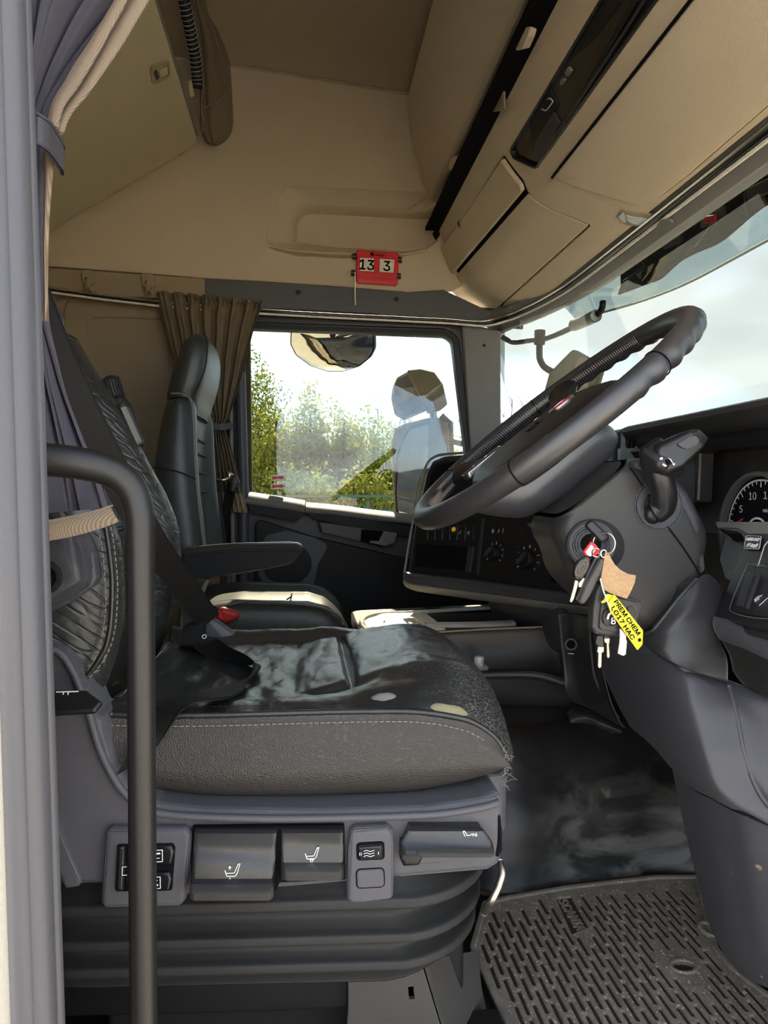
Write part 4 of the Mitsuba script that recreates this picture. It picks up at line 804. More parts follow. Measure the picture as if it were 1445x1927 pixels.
def onseat(px, py, it=30):
    lo, hi = .20, .9
    for Y in np.linspace(YN, YF, 400):
        p = at(px, py, Y)
        if p[2] >= ztop(min(p[0], XB), Y): continue
    best = min(np.linspace(YN, YF, 500), key=lambda Y: abs(at(px, py, Y)[2]-ztop(min(at(px, py, Y)[0], XB-.001), Y)))
    return at(px, py, best)
xs2 = np.linspace(XA+.01, XB-.003, 160)
S(se+'__cushion__piping', tube(np.c_[xs2, np.full(160, YN+.001), fs_(xs2)+.001], .0032, 8), 'leather', True)
def stitches(path, L=.0042, gapl=.0022, r=.00055):
    path = np.asarray(path); l = np.r_[0, np.cumsum(np.linalg.norm(np.diff(path, axis=0), axis=1))]; f = lambda s: np.array([np.interp(s, l, path[:, k]) for k in range(3)])
    return cat(*[tube([f(s), f(s+L/2), f(s+L)], r, 4) for s in np.arange(0, l[-1]-L, L+gapl)])
st1 = np.c_[xs2, np.full(160, YN-.0040), fs_(xs2)-.009-.004*np.clip((xs2-.15)/.07, 0, 1)]
k = S(se+'__cushion__stitching', stitches(st1, r=.00055), 'thread', False, kind='stuff')
st2 = np.c_[xs2[:120], np.full(120, YN+.009), fs_(xs2[:120])+.0075]; S(k, stitches(st2, r=.0004), 'leather', False, kind='stuff')
def patch(px, py, rx, ry, mat, key, lift=.0016, ang=0, n=24):
    c = onseat(px, py); q = []
    for a in np.linspace(0, 1, 8):
        row = []
        for t in np.linspace(0, 2*np.pi, n, endpoint=False):
            u, v = math.cos(t)*rx*a, math.sin(t)*ry*a*(1+.2*math.sin(3*t)); x, y = c[0]+u*math.cos(ang)-v*math.sin(ang), c[1]+u*math.sin(ang)+v*math.cos(ang)
            row.append((x, y, float(ztop(min(x, XB-.002), y))+lift*(1-a**2)+.0004))
        q.append(row)
    S(key, grid_mesh(np.array(q), cv=True), mat, True, label='bare foam showing through a tear')
patch(845, 1337, .021, .0075, 'fabric_foam', se+'__cushion__tear', .004)
patch(722, 1312, .014, .006, 'grey_trim', se+'__cushion__tear', .004)
for a, b in (((745, 1345), (930, 1405)), ((860, 1372), (955, 1440))):
    q = [onseat(a[0]+(b[0]-a[0])*t, a[1]+(b[1]-a[1])*t)+A(0, 0, .0012+.0006*math.sin(9*t)) for t in np.linspace(0, 1, 16)]
# loose threads at the front corner
rng = np.random.default_rng(3)
fr_ = []
for _ in range(22):
    p = at(951+rng.uniform(-8, 5), 1440+rng.uniform(-35, 40), .257); d = rng.normal(size=3)*A(.006, .003, .006); fr_.append(tube([p, p+d*.6+A(.002, 0, .001), p+d+A(.005, 0, 0)], .00025, 3))
S(se+'__cushion__frayed_thread', cat(*fr_), 'thread', False, kind='stuff')
# backrest
def bring(z, xf, xb, y0, y1, dn):
    w = y1-y0; q = [(xb, y0+.05), (xb+.02, y0+.006), (xb*.5+xf*.5, y0), (xf-.045, y0+.002), (xf-.012, y0+.014), (xf, y0+.035), (xf-.004, y0+.065), (xf-dn, y0+.10), (xf-dn*1.1, y0+w/2), (xf-dn, y1-.10), (xf-.004, y1-.065), (xf, y1-.035), (xf-.012, y1-.014), (xf-.045, y1-.002), (xb*.5+xf*.5, y1), (xb+.02, y1-.006), (xb, y1-.05)]
    p = spl([(x, y, z) for x, y in q], 90, True); return p
BZ = [(.435, -.235, .02), (.50, -.222, .03), (.56, -.203, .045), (.61, -.196, .045), (.66, -.198, .045), (.72, -.216, .045), (.77, -.241, .04), (.82, -.266, .04), (.86, -.286, .035), (.90, -.312, .03), (.94, -.336, .025), (.97, -.352, .02)]
S(se+'__backrest', loft([bring(z, x, x-.13-.03*(z-.5), .262+.03*max(0, z-.8), .705-.02*max(0, z-.8), d) for z, x, d in BZ], 70), 'leather_worn', True)
HZ = [(.965, -.358, .8), (.985, -.358, .95), (1.02, -.372, 1), (1.06, -.392, 1), (1.10, -.416, .98), (1.135, -.44, .9), (1.15, -.46, .7)]
hd = []
for z, x, s in HZ:
    ym, hw = .484, .185*s; hd.append(spl([(x-.11, ym-hw*.7, z), (x-.05, ym-hw, z), (x-.008, ym-hw*.95, z), (x, ym-hw*.7, z), (x+.004, ym, z), (x, ym+hw*.7, z), (x-.008, ym+hw*.95, z), (x-.05, ym+hw, z), (x-.11, ym+hw*.7, z)], 60, True))
S(se+'__headrest', loft(hd, 40), 'leather_worn', True, label='wrinkled headrest')
def nearb(l, off=-.002): return spl(pts([(x, y, .264+off) for x, y in l]), 80)
b1 = nearb([(206, 980), (216, 1040), (221, 1100), (219, 1160), (210, 1210), (190, 1250), (155, 1285)])
b2 = nearb([(178, 985), (190, 1020), (197, 1080), (199, 1130), (195, 1180), (185, 1225), (160, 1270), (150, 1285)])
k = S(se+'__backrest__stitching', stitches(b1, r=.0006), 'thread', False, kind='stuff'); S(k, stitches(b2, r=.0006), 'thread', False, kind='stuff')
S(se+'__backrest__piping', tube(nearb([(196, 980), (206, 1040), (211, 1100), (209, 1160), (201, 1210), (180, 1250), (152, 1285)], -.002), .0028, 8), 'leather', True)
for z in (.56, .62, .68, .74):
    xx = np.interp(z, [b[0] for b in BZ], [b[1] for b in BZ])-np.interp(z, [b[0] for b in BZ], [b[2] for b in BZ])*1.02
    S(se+'__backrest__panel_seam', tube([A(xx, y, z) for y in np.linspace(.365, .60, 8)], .003, 6), 'leather', True)
# hinge cover, side panel of the base
f2 = fwall(.232)
mplate(se+'__hinge_cover', f2, [(40, 990), (120, 990), (146, 1003), (160, 1035), (165, 1075), (158, 1105), (130, 1128), (90, 1150), (40, 1165)], .05, .018, 'violet_dark', .012)
mplate(se+'__hinge_cover__flange', f2, [(150, 1030), (165, 1045), (172, 1092), (164, 1108), (120, 1140), (80, 1160), (80, 1150), (150, 1108)], .02, .004, 'violet_dark', .0, -.018)
c = on(84, 1086, f2); S(se+'__hinge_cover__bush', place(ringp(.011, .017, .005, .002), f2, c[0], c[1], .003), 'soft_black'); S(se+'__hinge_cover__hole', place(disc(.011, .003, .001), f2, c[0], c[1], .001), 'void')
f3 = fwall(.243)
base_px = [(60, 1212), (90, 1213), (118, 1226), (142, 1258), (160, 1300), (178, 1345), (196, 1352), (203, 1372), (205, 1400), (218, 1440), (238, 1478), (262, 1498), (300, 1514), (380, 1523), (600, 1526), (800, 1520), (900, 1506), (936, 1492), (946, 1502), (950, 1530), (948, 1600), (942, 1628), (920, 1642), (745, 1655), (640, 1664), (360, 1690), (200, 1668), (150, 1667), (60, 1670)]
S(se+'__base_panel', plate(rp(onl(base_px, f3), .006), .06, .010, fr=f3, steps=5), 'violet_grey', 40, label='violet grey side panel of the seat base')
bl = spl(pts([(85, 1218, .2405), (112, 1229, .2405), (136, 1262, .2405), (152, 1300, .2405), (168, 1345, .2405), (184, 1400, .2405), (206, 1450, .2405), (236, 1494, .2405), (290, 1528, .2405), (380, 1537, .2405), (600, 1540, .2405), (800, 1534, .2405), (905, 1520, .2405), (940, 1510, .2405)]), 120)
S(se+'__base_panel__raised_edge', tube(bl, .0040, 10, flat=1), 'violet_grey', True)
S(se+'__base_tray', plate(rp([(on(90, 1500, f3)[0], .30), (.238, .30), (.238, .68), (on(90, 1500, f3)[0], .68)], .02), .07, .006, fr=frame3((0, 0, .402), (1, 0, 0), (0, 1, 0))), 'violet_grey', 40)
mplate(se+'__base_panel__rib', f3, [(84, 1492), (97, 1508), (157, 1650), (152, 1664), (126, 1668), (84, 1570)], .01, .004, 'violet_grey', .003, .006)
mplate(se+'__base_panel__slot', f3, [(937, 1537), (941, 1532), (944, 1560), (944, 1600), (938, 1612), (932, 1611), (938, 1580)], .004, .001, 'void', .001, .0012)
# recline paddle
q = [at(x, y, Y) for x, y, Y in ((70, 1306, .20), (160, 1307, .20), (185, 1326, .19), (176, 1336, .185), (70, 1342, .185), (70, 1312, .23), (150, 1312, .23))]
S(se+'__recline_lever', hull([(p, .0035) for p in q]), 'dash_black', 40, label='black recline lever with white symbol')
fz = frame3(at(122, 1316, .197), (1, 0, 0), (.0, .8, .45))
def sym(strokes, w, fr, c, s, key, mat='white_print', h=.0006, rot=0): return S(key, place(bars([[(x*s, y*s) for x, y in l] for l in strokes], w), fr, c[0], c[1], h, rot), mat, False)
SEAT = [[(-1, .25), (-.85, -.15), (.25, -.15), (.75, 1.0), (1.0, 1.05), (.6, -.3), (.35, -.6), (-.75, -.55), (-1, .25)]]
ARUP, ARDN = [[(-.35, .35), (-.35, .75)], [(-.5, .6), (-.35, .8), (-.2, .6)]], [[(-.35, -.8), (-.35, -1.2)], [(-.5, -1.05), (-.35, -1.25), (-.2, -1.05)]]
sym([[(-.9, .5), (.9, .5)], [(-.3, .5), (-.3, -.3), (.9, -.3), (.7, .1), (.1, .1), (.1, .5)]], .0010, frame3(at(125, 1313, .1945), (1, 0, 0), (0, .55, .8)), (0, 0), .011, se+'__recline_lever__symbol')
# switch blocks and levers
fL = fwall(.236)
mplate(se+'__switch_block', fL, [(200, 1562), (212, 1556), (350, 1556), (362, 1566), (360, 1600), (350, 1692), (340, 1704), (198, 1708), (190, 1698), (194, 1640)], .02, .006, 'violet_grey', .004, .004)
mplate(se+'__switch_block__well', fL, [(222, 1584), (328, 1582), (332, 1590), (326, 1672), (218, 1674)], .004, .001, 'void', .003, .0045)
for px in ([(223, 1587), (239, 1585), (236, 1668), (219, 1670)], [(244, 1586), (326, 1584), (330, 1596), (326, 1620), (242, 1622)], [(242, 1636), (322, 1634), (326, 1646), (322, 1669), (240, 1671)]): mplate(se+'__switch_block__rocker', fL, px, .008, .003, 'gloss_black', .002, .0085)
for (x, y), up_ in (((301, 1602), 1), ((297, 1652), 0)):
    c = on(x, y, fL); sym([[(-1, -1.4), (1, -1.4), (1, 1.4), (-1, 1.4), (-1, -1.4)], [(-.35, .55), (.35, .55)], [(-.35, -.55), (.35, -.55)]], .0007, fL, c, .0042, se+'__switch_block__symbol', h=.0092)
    m = place(plate(rp([(-.0022, -.0009), (.0022, -.0009), (.0022, .0009), (-.0022, .0009)], .0008), .0004, .0001), fL, c[0], c[1]+(.0023 if up_ else -.0023), .0094); S(se+'__switch_block__symbol', m, 'white_print', False)
c = on(239, 1630, fL); sym([[(.6, -1.4), (-.8, -1.4), (-.8, 1.4), (.6, 1.4)]], .0006, fL, c, .003, se+'__switch_block__symbol', h=.0092)
def lever(key, xl, xr, rows, mat='lever_black', lab=None):
    """rows: (pixel y, proud of the panel) down the lever; xl, xr give its sides."""
    secs = []
    for t in (0, .025, .06, .94, .975, 1):
        k = 1-(.25 if t in (0, 1) else .07 if t in (.025, .975) else 0)
        sec = []
        for y, h in rows:
            x = xl(y)*(1-t)+xr(y)*t; p = at(x, y, .236); sec.append((p[0], .236-h*k-.002, p[2]))
        sec += [(sec[-1][0], .246, sec[-1][2]), (sec[0][0], .246, sec[0][2])]; secs.append(sec)
    return S(key, loft(secs), mat, 30, label=lab)
lever(se+'__height_lever', lambda y: 368-(y-1558)*.06, lambda y: 521-(y-1558)*.05, [(1558, .002), (1562, .006), (1585, .004), (1602, .005), (1612, .010), (1640, .012), (1646, .020), (1650, .024), (1668, .021), (1673, .012)], lab='black lever with a white seat height symbol')
lever(se+'__tilt_lever', lambda y: 530-(y-1558)*.01, lambda y: 645, [(1558, .002), (1561, .006), (1580, .004), (1590, .006), (1613, .009), (1617, .016), (1620, .018), (1638, .015), (1642, .006), (1650, .004)], lab='black lever with a white seat tilt symbol')
lever(se+'__height_lever__lip', lambda y: 364, lambda y: 515.5, [(1643, .014), (1647, .026), (1651, .029), (1666, .026), (1673, .016)], 'lever_lip_lit')
lever(se+'__tilt_lever__lip', lambda y: 535, lambda y: 641, [(1613, .010), (1617, .020), (1621, .0225), (1637, .019), (1641, .010)], 'lever_lip_lit')
lever(se+'__slide_lever__lip', lambda y: 776, lambda y: 921, [(1580, .014), (1583, .022), (1586, .024), (1592, .022), (1595, .012)], 'lever_lip_lit')
c = on(440, 1627, fL); sym(SEAT+ARUP+ARDN, .0008, fL, c, .0075, se+'__height_lever__symbol', h=.014)
c = on(587, 1599, fL); sym(SEAT+[[(-.3, -.7), (.15, -.7), (-.1, -1.3), (-.3, -.7)]], .0008, fL, c, .007, se+'__tilt_lever__symbol', h=.0105)
mplate(se+'__lever_well', fL, [(362, 1556), (648, 1553), (650, 1655), (526, 1660), (520, 1676), (358, 1676)], .006, .001, 'void', .001, .0012)
mplate(se+'__heater_block', fL, [(658, 1560), (668, 1555), (728, 1552), (738, 1560), (742, 1580), (740, 1688), (732, 1697), (662, 1699), (652, 1690), (654, 1600)], .02, .006, 'violet_grey', .004, .006)
mplate(se+'__heater_block__rim', fL, [(669, 1580), (722, 1577), (723, 1612), (670, 1614)], .003, .001, 'void', .004, .0068)
mplate(se+'__heater_block__rocker', fL, [(672, 1583), (718, 1580), (719, 1608), (674, 1611)], .006, .003, 'gloss_black', .003, .0105)
c = on(693, 1596, fL); sym([[(-1.3+.3, .3*j), (-.5, .3*j+.18), (.2, .3*j-.1), (.9, .3*j+.1)] for j in (-1.6, 0, 1.6)]+[[(-1.8, -.25), (-1.8, .25)], [(-1.5, -.25), (-1.5, .25)], [(1.7, -.25), (1.7, .25)]], .0006, fL, c, .0056, se+'__heater_block__symbol', h=.0112)
mplate(se+'__heater_block__groove', fL, [(668, 1629), (722, 1626), (724, 1664), (669, 1667)], .003, .0005, 'void', .005, .0064)
mplate(se+'__heater_block__blank', fL, [(670, 1631), (720, 1628), (722, 1662), (671, 1665)], .005, .002, 'violet_grey', .004, .0080)
lever(se+'__slide_lever', lambda y: 752+max(0, 1572-y)*.9, lambda y: 922-max(0, 1566-y)*1.4, [(1552, .003), (1556, .008), (1575, .010), (1582, .018), (1586, .020), (1593, .019), (1596, .006)], lab='black lever with a white slide symbol at the front of the seat')
mplate(se+'__slide_lever__heel', fL, [(752, 1575), (800, 1590), (800, 1597), (786, 1622), (757, 1624), (751, 1610)], .012, .005, 'dash_black', .002, .010)
mplate(se+'__slide_lever__underside', fL, [(796, 1600), (866, 1596), (838, 1619), (788, 1623)], .006, .001, 'violet_grey', .001, .004)
c = on(878, 1562, fL); sym([[(-1, .6), (-.5, -.5), (.5, -.5), (.75, .1), (.4, .1), (.2, -.1), (-.3, -.1), (-.7, .65), (-1, .6)], [(.8, .1), (1.3, -.25)], [(1.2, .2), (1.3, -.25), (.9, -.3)]], .0008, fL, c, .0065, se+'__slide_lever__symbol', h=.0105)
S(se+'__adjuster_loop', tube(spl(pts([(940, 1622, .30), (945, 1640, .29), (940, 1662, .285), (928, 1690, .28), (916, 1706, .29), (912, 1716, .30)]), 40), .0045, 10), 'steel', True)
# bellows: rounded rings, wide and narrow in turn
def bell(z, d):
    x0, x1, y0, y1 = at(70, 1740, .26)[0]-.06, .205, .262-d, .70; r = .10
    p = rrect(x1-x0+d, y1-y0, r, 8)+A((x0+x1+d)/2, (y0+y1)/2); p[:, 1] -= .030*np.clip(1-((p[:, 0]+.0)/.24)**2, 0, 1)*(p[:, 1] < .4)
    return np.c_[p, np.full(len(p), z)]
bz = [(.360, -.02), (.345, -.018), (.318, -.012), (.303, .004), (.299, .012), (.291, .013), (.286, .006), (.281, -.012), (.272, -.014), (.262, -.004), (.258, .006), (.251, .007), (.247, 0), (.243, -.014), (.236, -.014), (.230, -.008), (.226, .001), (.219, .002), (.214, -.004), (.208, -.012), (.195, -.018)]
S(se+'__bellows', loft([bell(z+.004, d) for z, d in bz], 110), 'bellows_rubber', True, label='ribbed rubber bellows')
# steel mount
mt = thing('seat_mount', 'dark bent steel mount with a small slot carrying the driver seat', 'seat mount')
f4 = fwall(.35); c = Polygon(onl([(655, 1828), (720, 1816), (792, 1808), (838, 1960), (840, 2100), (640, 2100), (655, 1900)], f4)); slot = Polygon(onl([(768, 1858), (778, 1857), (780, 1880), (770, 1881)], f4))
S(mt+'__plate', plate(c.difference(slot), .006, .001, fr=f4), 'metal_plate', 40)
q = pts([(794, 1806, .352), (840, 1960, .352), (845, 2080, .352)]); q2 = pts([(893, 1790, .50), (900, 1860, .46), (930, 1990, .46)])
S(mt+'__plate', sheet(np.array([q, q*.5+q2*.5, q2]), .005), 'metal_plate', 40)
mplate(mt+'__rail', fwall(.37), [(60, 1835), (655, 1830), (655, 1895), (500, 1905), (60, 1915)], .02, .002, 'dash_black', .002)
S(mt+'__box', place(rbox(.46, .30, .19, .01), frame3((-.02, .56, .10), (1, 0, 0), (0, 1, 0))), 'soft_black', 40)
S(mt+'__foot', place(rbox(.56, .05, .03, .006), frame3((-.02, .40, .017), (1, 0, 0), (0, 1, 0))), 'dash_black', 40)
# knob and guide on the far shoulder
S(se+'__belt_guide', hull([(at(230, 764, .66), .006), (at(238, 770, .66), .006), (at(264, 832, .66), .005), (at(252, 836, .66), .008), (at(236, 800, .68), .008)]), 'dash_grey', 40)
S(se+'__belt_guide__strip', ribbon(pts([(232, 766, .653), (246, 796, .652), (262, 832, .651)]), A(1, .2, .3), .009, t=.002, n=12), 'grey_trim', True)
rk = thing('shoulder_knob', 'ribbed black adjuster cap sticking up behind the driver seat shoulder', 'knob')
kq = pts([(204, 714, .70), (210, 735, .70), (216, 752, .70)]); S(rk+'__cap', tube(spl([kq[0]+A(-.002, 0, .003), *kq], 12), np.r_[.007, .013, np.full(10, .0165)], 24), 'rubber', True)
t_, a_, b_ = frames(kq); w = np.linspace(0, 2*np.pi, 22, endpoint=False)
S(rk+'__ribs', cat(*[tube([p+.0168*(math.cos(q)*a_[i]+math.sin(q)*b_[i]) for i, p in enumerate(kq)], .0011, 4) for q in w]), 'soft_black', False, kind='stuff')
S(rk+'__stem', hull([(at(222, 760, .70), .016), (at(250, 830, .70), .018), (at(236, 770, .70), .012)]), 'soft_black', 40)
# belts
db = thing('driver_belt', 'black seat belt running across the driver seat and lying in a loop on the cushion', 'seat belt')
S(db+'__shoulder_strap', ribbon(pts([(20, 440, .30), (62, 560, .31), (102, 660, .32), (148, 760, .34), (210, 880, .38), (275, 1000, .44), (335, 1090, .53), (395, 1170, .64)]), [A(1, .25, .45), A(1, .3, .5), A(1, .3, .6), A(1, .3, .7), A(1, .2, .7)], .038, n=80, m=11), 'belt', True)
def osl(l): return np.array([onseat(x, y)+A(0, 0, h) for x, y, h in l])
S(db+'__lap_strap', ribbon(np.vstack([pts([(398, 1166, .66), (384, 1158, .65), (370, 1164, .635), (362, 1190, .62), (364, 1218, .60)]), osl([(385, 1248, .030), (425, 1266, .022), (462, 1268, .018), (478, 1270, .016)])]), [A(.6, -.2, .9), A(1, 0, .2), A(1, -.2, -.1), A(1, -.3, .1), A(.8, -.5, .5), A(.4, -.6, .8), A(.1, -.8, .7), A(0, -1, .35)], .042, n=80, m=11), 'belt', True)
S(db+'__lap_strap', ribbon(np.vstack([osl([(478, 1270, .016), (482, 1280, .013), (466, 1300, .012), (430, 1318, .011), (380, 1330, .011), (335, 1338, .010)]), pts([(308, 1342, .258), (290, 1372, .2465), (268, 1412, .2405), (250, 1440, .2395)])]), [A(0, -1, .3), A(-.3, -1, 0), A(.3, -1, 0), A(.5, -.8, 0), A(.6, -.7, 0), A(.9, -.4, .1), A(1, -.2, .4), A(1, 0, .55), A(1, 0, .6)], .040, n=110, m=11), 'belt', True)
S(db+'__buckle_cover', hull([(at(392, 1168, .66), .010), (at(432, 1196, .66), .010), (at(425, 1206, .66), .012), (at(386, 1190, .66), .010)]), 'violet_dark', 40)
S(db+'__button', place(ringp(.002, .0035, .001, .0003, 16), frame3(onseat(392, 1240)+A(-.004, -.012, .036), (1, .2, 0), (0, .3, 1))), 'grey_print')
# ================================================================== GRAB RAIL in the doorway
gr = spl(pts([(40, 862, .060), (100, 866, .066), (150, 872, .07), (200, 884, .075), (236, 906, .078), (256, 940, .08), (263, 985, .08), (264, 1050, .08), (266, 1300, .08), (268, 1600, .08), (271, 1990, .08), (274, 2500, .08)]), 180)
S('grab_rail', tube(gr, np.interp(np.arange(180), [0, 12, 40, 179], [.0128, .0124, .0108, .0106]), 24), 'rail_black', True, label='black tubular grab rail bending down in the open doorway', cat_='grab rail')
# ================================================================== STEERING WHEEL
CW, RW, TA = A(.351, .502, .834), .2266, math.radians(38.65)
WU, WV = A(math.cos(TA), 0, math.sin(TA)), A(0, 1, 0); WN = np.cross(WU, WV)
def wl(u, v, n): return CW+np.multiply.outer(np.asarray(u, float), WU)+np.multiply.outer(np.asarray(v, float), WV)+np.multiply.outer(np.asarray(n, float), WN)
sw = thing('steering_wheel', 'black leather four-spoke steering wheel with finger grips on its rim', 'steering wheel')
th = np.linspace(0, 2*np.pi, 260, endpoint=False); ph = np.linspace(0, 2*np.pi, 28, endpoint=False)
g = []
for t in th:
    d = (t+np.pi) % (2*np.pi)-np.pi; grip = np.clip((1.05-abs(abs(d)-.72+.15))/.25, 0, 1)*(abs(d) < 1.45)
    r = .0162; row = []
    for p in ph:
        rr = r+(.0022*math.sin(t*42)*max(0, -math.sin(p-.6)) if grip > 0 else 0)*grip; pass
        row.append(wl((RW+rr*math.cos(p))*math.cos(t), (RW+rr*math.cos(p))*math.sin(t), rr*math.sin(p)))
    g.append(row)
S(sw+'__rim', fix(grid_mesh(np.array(g), cu=True, cv=True)), 'rim_leather', True)
for t in (math.radians(-72), math.radians(72), math.radians(125), math.radians(-125)):
    S(sw+'__rim__joint', tube([wl((RW+.0169*math.cos(p))*math.cos(t), (RW+.0169*math.cos(p))*math.sin(t), .0167*math.sin(p)) for p in np.linspace(0, 2*np.pi, 24)], .0009, 5), 'void', True)
lac = []
for t in np.arange(math.radians(14), math.radians(165), .021): lac.append(tube([wl((RW-.0169*math.cos(p))*math.cos(t+.012*p), (RW-.0169*math.cos(p))*math.sin(t+.012*p), .0170*math.sin(p)) for p in (-.5, -.1, .3, .6)], .0012, 4))
S(sw+'__lacing', cat(*lac), 'gloss_black', False, kind='stuff')
def wring(sc, n, du=0., k=72, pol=None):
    p = np.array([pol.exterior.interpolate(i/k, normalized=True).coords[0] for i in range(k)]); c = np.array(pol.centroid.coords[0]); p = c+(p-c)*sc; return wl(p[:, 0]+du, p[:, 1], np.full(k, n))
pad = rp([(.108, -.062), (.112, 0), (.108, .062), (.075, .092), (.0, .108), (-.06, .112), (-.105, .095), (-.125, .055), (-.13, 0), (-.125, -.055), (-.105, -.095), (-.06, -.112), (0, -.108), (.075, -.092)], .03)
pad = shapely.affinity.translate(shapely.affinity.scale(pad, 1.02, 1.12), -.012, 0)
S(sw+'__hub', loft([wring(.55, -.045, pol=pad), wring(.86, -.036, pol=pad), wring(.97, -.027, pol=pad), wring(1, -.020, pol=pad), wring(.98, -.014, pol=pad), wring(.93, -.007, pol=pad), wring(.8, .000, pol=pad), wring(.5, .005, pol=pad), wring(.1, .006, pol=pad)], 40), 'hub_pad', True, label='domed hub pad')
for s in (-1, 1):
    for t, w in ((58, .030), (122, .034)):
        t = math.radians(t)*s; d = A(math.cos(t), math.sin(t)); nn = A(-d[1], d[0]); secs = []
        for r, ww, n0, tk in ((.085, w*1.1, -.018, .012), (.13, w, -.014, .012), (.17, w*.85, -.010, .012), (.205, w*.95, -.004, .013), (.226, w*1.1, 0, .014)):
            secs.append([wl(*(d*r+nn*ww*math.cos(q)), n0+tk*math.sin(q)) for q in np.linspace(0, 2*np.pi, 24, endpoint=False)])
        S(sw+'__spoke', loft(secs, 24), 'dash_black', True)
fwh = (wl(0, 0, 0), WU, WV, WN)
for k, (v, s) in enumerate(((.118, 1), (-.118, -1))):
    for u0, col in ((-.062, 'dash_grey'), (-.088, 'dash_grey'), (-.112, 'dash_grey')):
        S(sw+'__button', place(plate(rp(rrect(.022, .026, .005)), .012, .003), fwh, u0, v, .002), col, 30)
    S(sw+'__button_trim', place(plate(rp(rrect(.078, .034, .010)).difference(rp(rrect(.074, .030, .009))), .008, .001), fwh, -.087, v, .001), 'chrome', 30)
emb = [(.022*math.cos(a), .017*math.sin(a)) for a in np.linspace(0, 6.283, 40)[:-1]]
S(sw+'__emblem', place(plate(Polygon(emb).difference(Polygon(emb).buffer(-.0022)), .004, .001), fwh, .030, 0, .0075), 'chrome', 30, label='thin bright rim of the emblem')
S(sw+'__emblem__badge', place(plate(Polygon([(-.013, -.007), (-.004, -.009), (.012, -.004), (.012, .004), (.003, .008), (-.010, .007)]), .003, .0006), fwh, .030, 0, .0078), 'dull_red', 30, label='red badge')
# shroud under the hub
shp = [(-.018, -.176, .034, .075), (-.033, -.170, .044, .080), (-.05, -.155, .051, .080), (-.065, -.142, .056, .076), (-.08, -.125, .054, .068), (-.092, -.094, .040, .052), (-.10, -.055, .014, .03)]
def shring(n, a, b, w): r = rrect(b-a, 2*w, min(.05, w*.9, (b-a)*.45), 10)+A((a+b)/2, 0); return wl(r[:, 0], r[:, 1], np.full(len(r), n))
S(sw+'__shroud', loft([shring(*q) for q in shp], 40), 'shroud', True, label='grey bowl-shaped shroud behind the hub')
# ================================================================== STEERING COLUMN
co = thing('steering_column', 'dark moulded steering column housing with ignition lock and stalk boot', 'steering column')
def cl(u, v, n): return wl(u, v, n)
secs = []
for n, ua, ub in ((-.086, -.104, .006), (-.10, -.124, .030), (-.126, -.131, .044), (-.156, -.142, .052), (-.2, -.140, .048), (-.236, -.130, .036), (-.264, -.124, .004), (-.285, -.115, -.015), (-.335, -.105, -.025)):
    r = rrect(ub-ua, .135, .034, 8)+A((ua+ub)/2, -.0735); secs.append(cl(r[:, 0], r[:, 1], np.full(len(r), n)))
S(co+'__housing', loft(secs, 40), 'column', True)
YC = .362; fcn = fwall(YC)
# blue-grey upper shell with its seam
S(co+'__upper_shell', plate(rp(onl([(1190, 880), (1196, 862), (1215, 868), (1262, 890), (1296, 925), (1318, 970), (1328, 1030), (1332, 1072), (1322, 1086), (1316, 1080), (1285, 1030), (1252, 985), (1222, 935)], fcn), .006), .06, .010, fr=fcn, steps=4), 'violet_dark', 40)
S(co+'__seam', tube(spl(pts([(1186, 880, .361), (1222, 935, .3605), (1252, 985, .3605), (1285, 1030, .3605), (1318, 1082, .3605)]), 30), .0011, 6), 'void', True)
c = on(1238, 951, fcn)
S(co+'__stalk_boot', place(ringp(.020, .030, .010, .002), fcn, c[0], c[1], .004), 'violet_dark', 30); S(co+'__stalk_boot__rim', place(ringp(.0305, .0325, .006, .001), fcn, c[0], c[1], .0025), 'violet_dark', 30); S(co+'__stalk_boot__hole', place(disc(.0205, .004, .001), fcn, c[0], c[1], -.001), 'void')
S(co+'__stalk_boot__ball', hull([(at(1236, 960, .368), .016), (at(1226, 968, .362), .013)]), 'dash_black', True)
# ignition bump
ig = at(1112, 1024, .345)
igd = unit(A(-.45, -.85, .12)); fi = frame3(ig, np.cross(A(0, 0, 1), -igd) if 0 else unit(A(.85, -.45, 0)), (0, 0, 1)); 
def cyl_rings(c, ax, l): 
    u = unit(np.cross(ax, A(0, 0, 1))); v = np.cross(u, ax); q = np.linspace(0, 2*np.pi, 40, endpoint=False)
    return loft([c+ax*h+r*(np.cos(q)[:, None]*u+np.sin(q)[:, None]*v) for h, r in l])
S(co+'__ignition_boss', cyl_rings(ig, igd, [(-.09, .045), (-.05, .040), (-.02, .034), (-.004, .031), (0, .029), (.001, .026)]), 'dash_grey', 40)
fi = (ig, *(lambda u: (u, np.cross(igd, u)))(unit(np.cross(A(0, 0, 1), igd))), igd)
S(co+'__ignition_lock', place(ringp(.019, .0225, .006, .002), fi, 0, 0, .005), 'dash_black', 30); S(co+'__ignition_lock', place(ringp(.012, .0165, .006, .0015), fi, 0, 0, .004), 'dash_black', 30); S(co+'__ignition_lock__barrel', place(disc(.012, .006, .001), fi, 0, 0, .0025), 'void', 30)
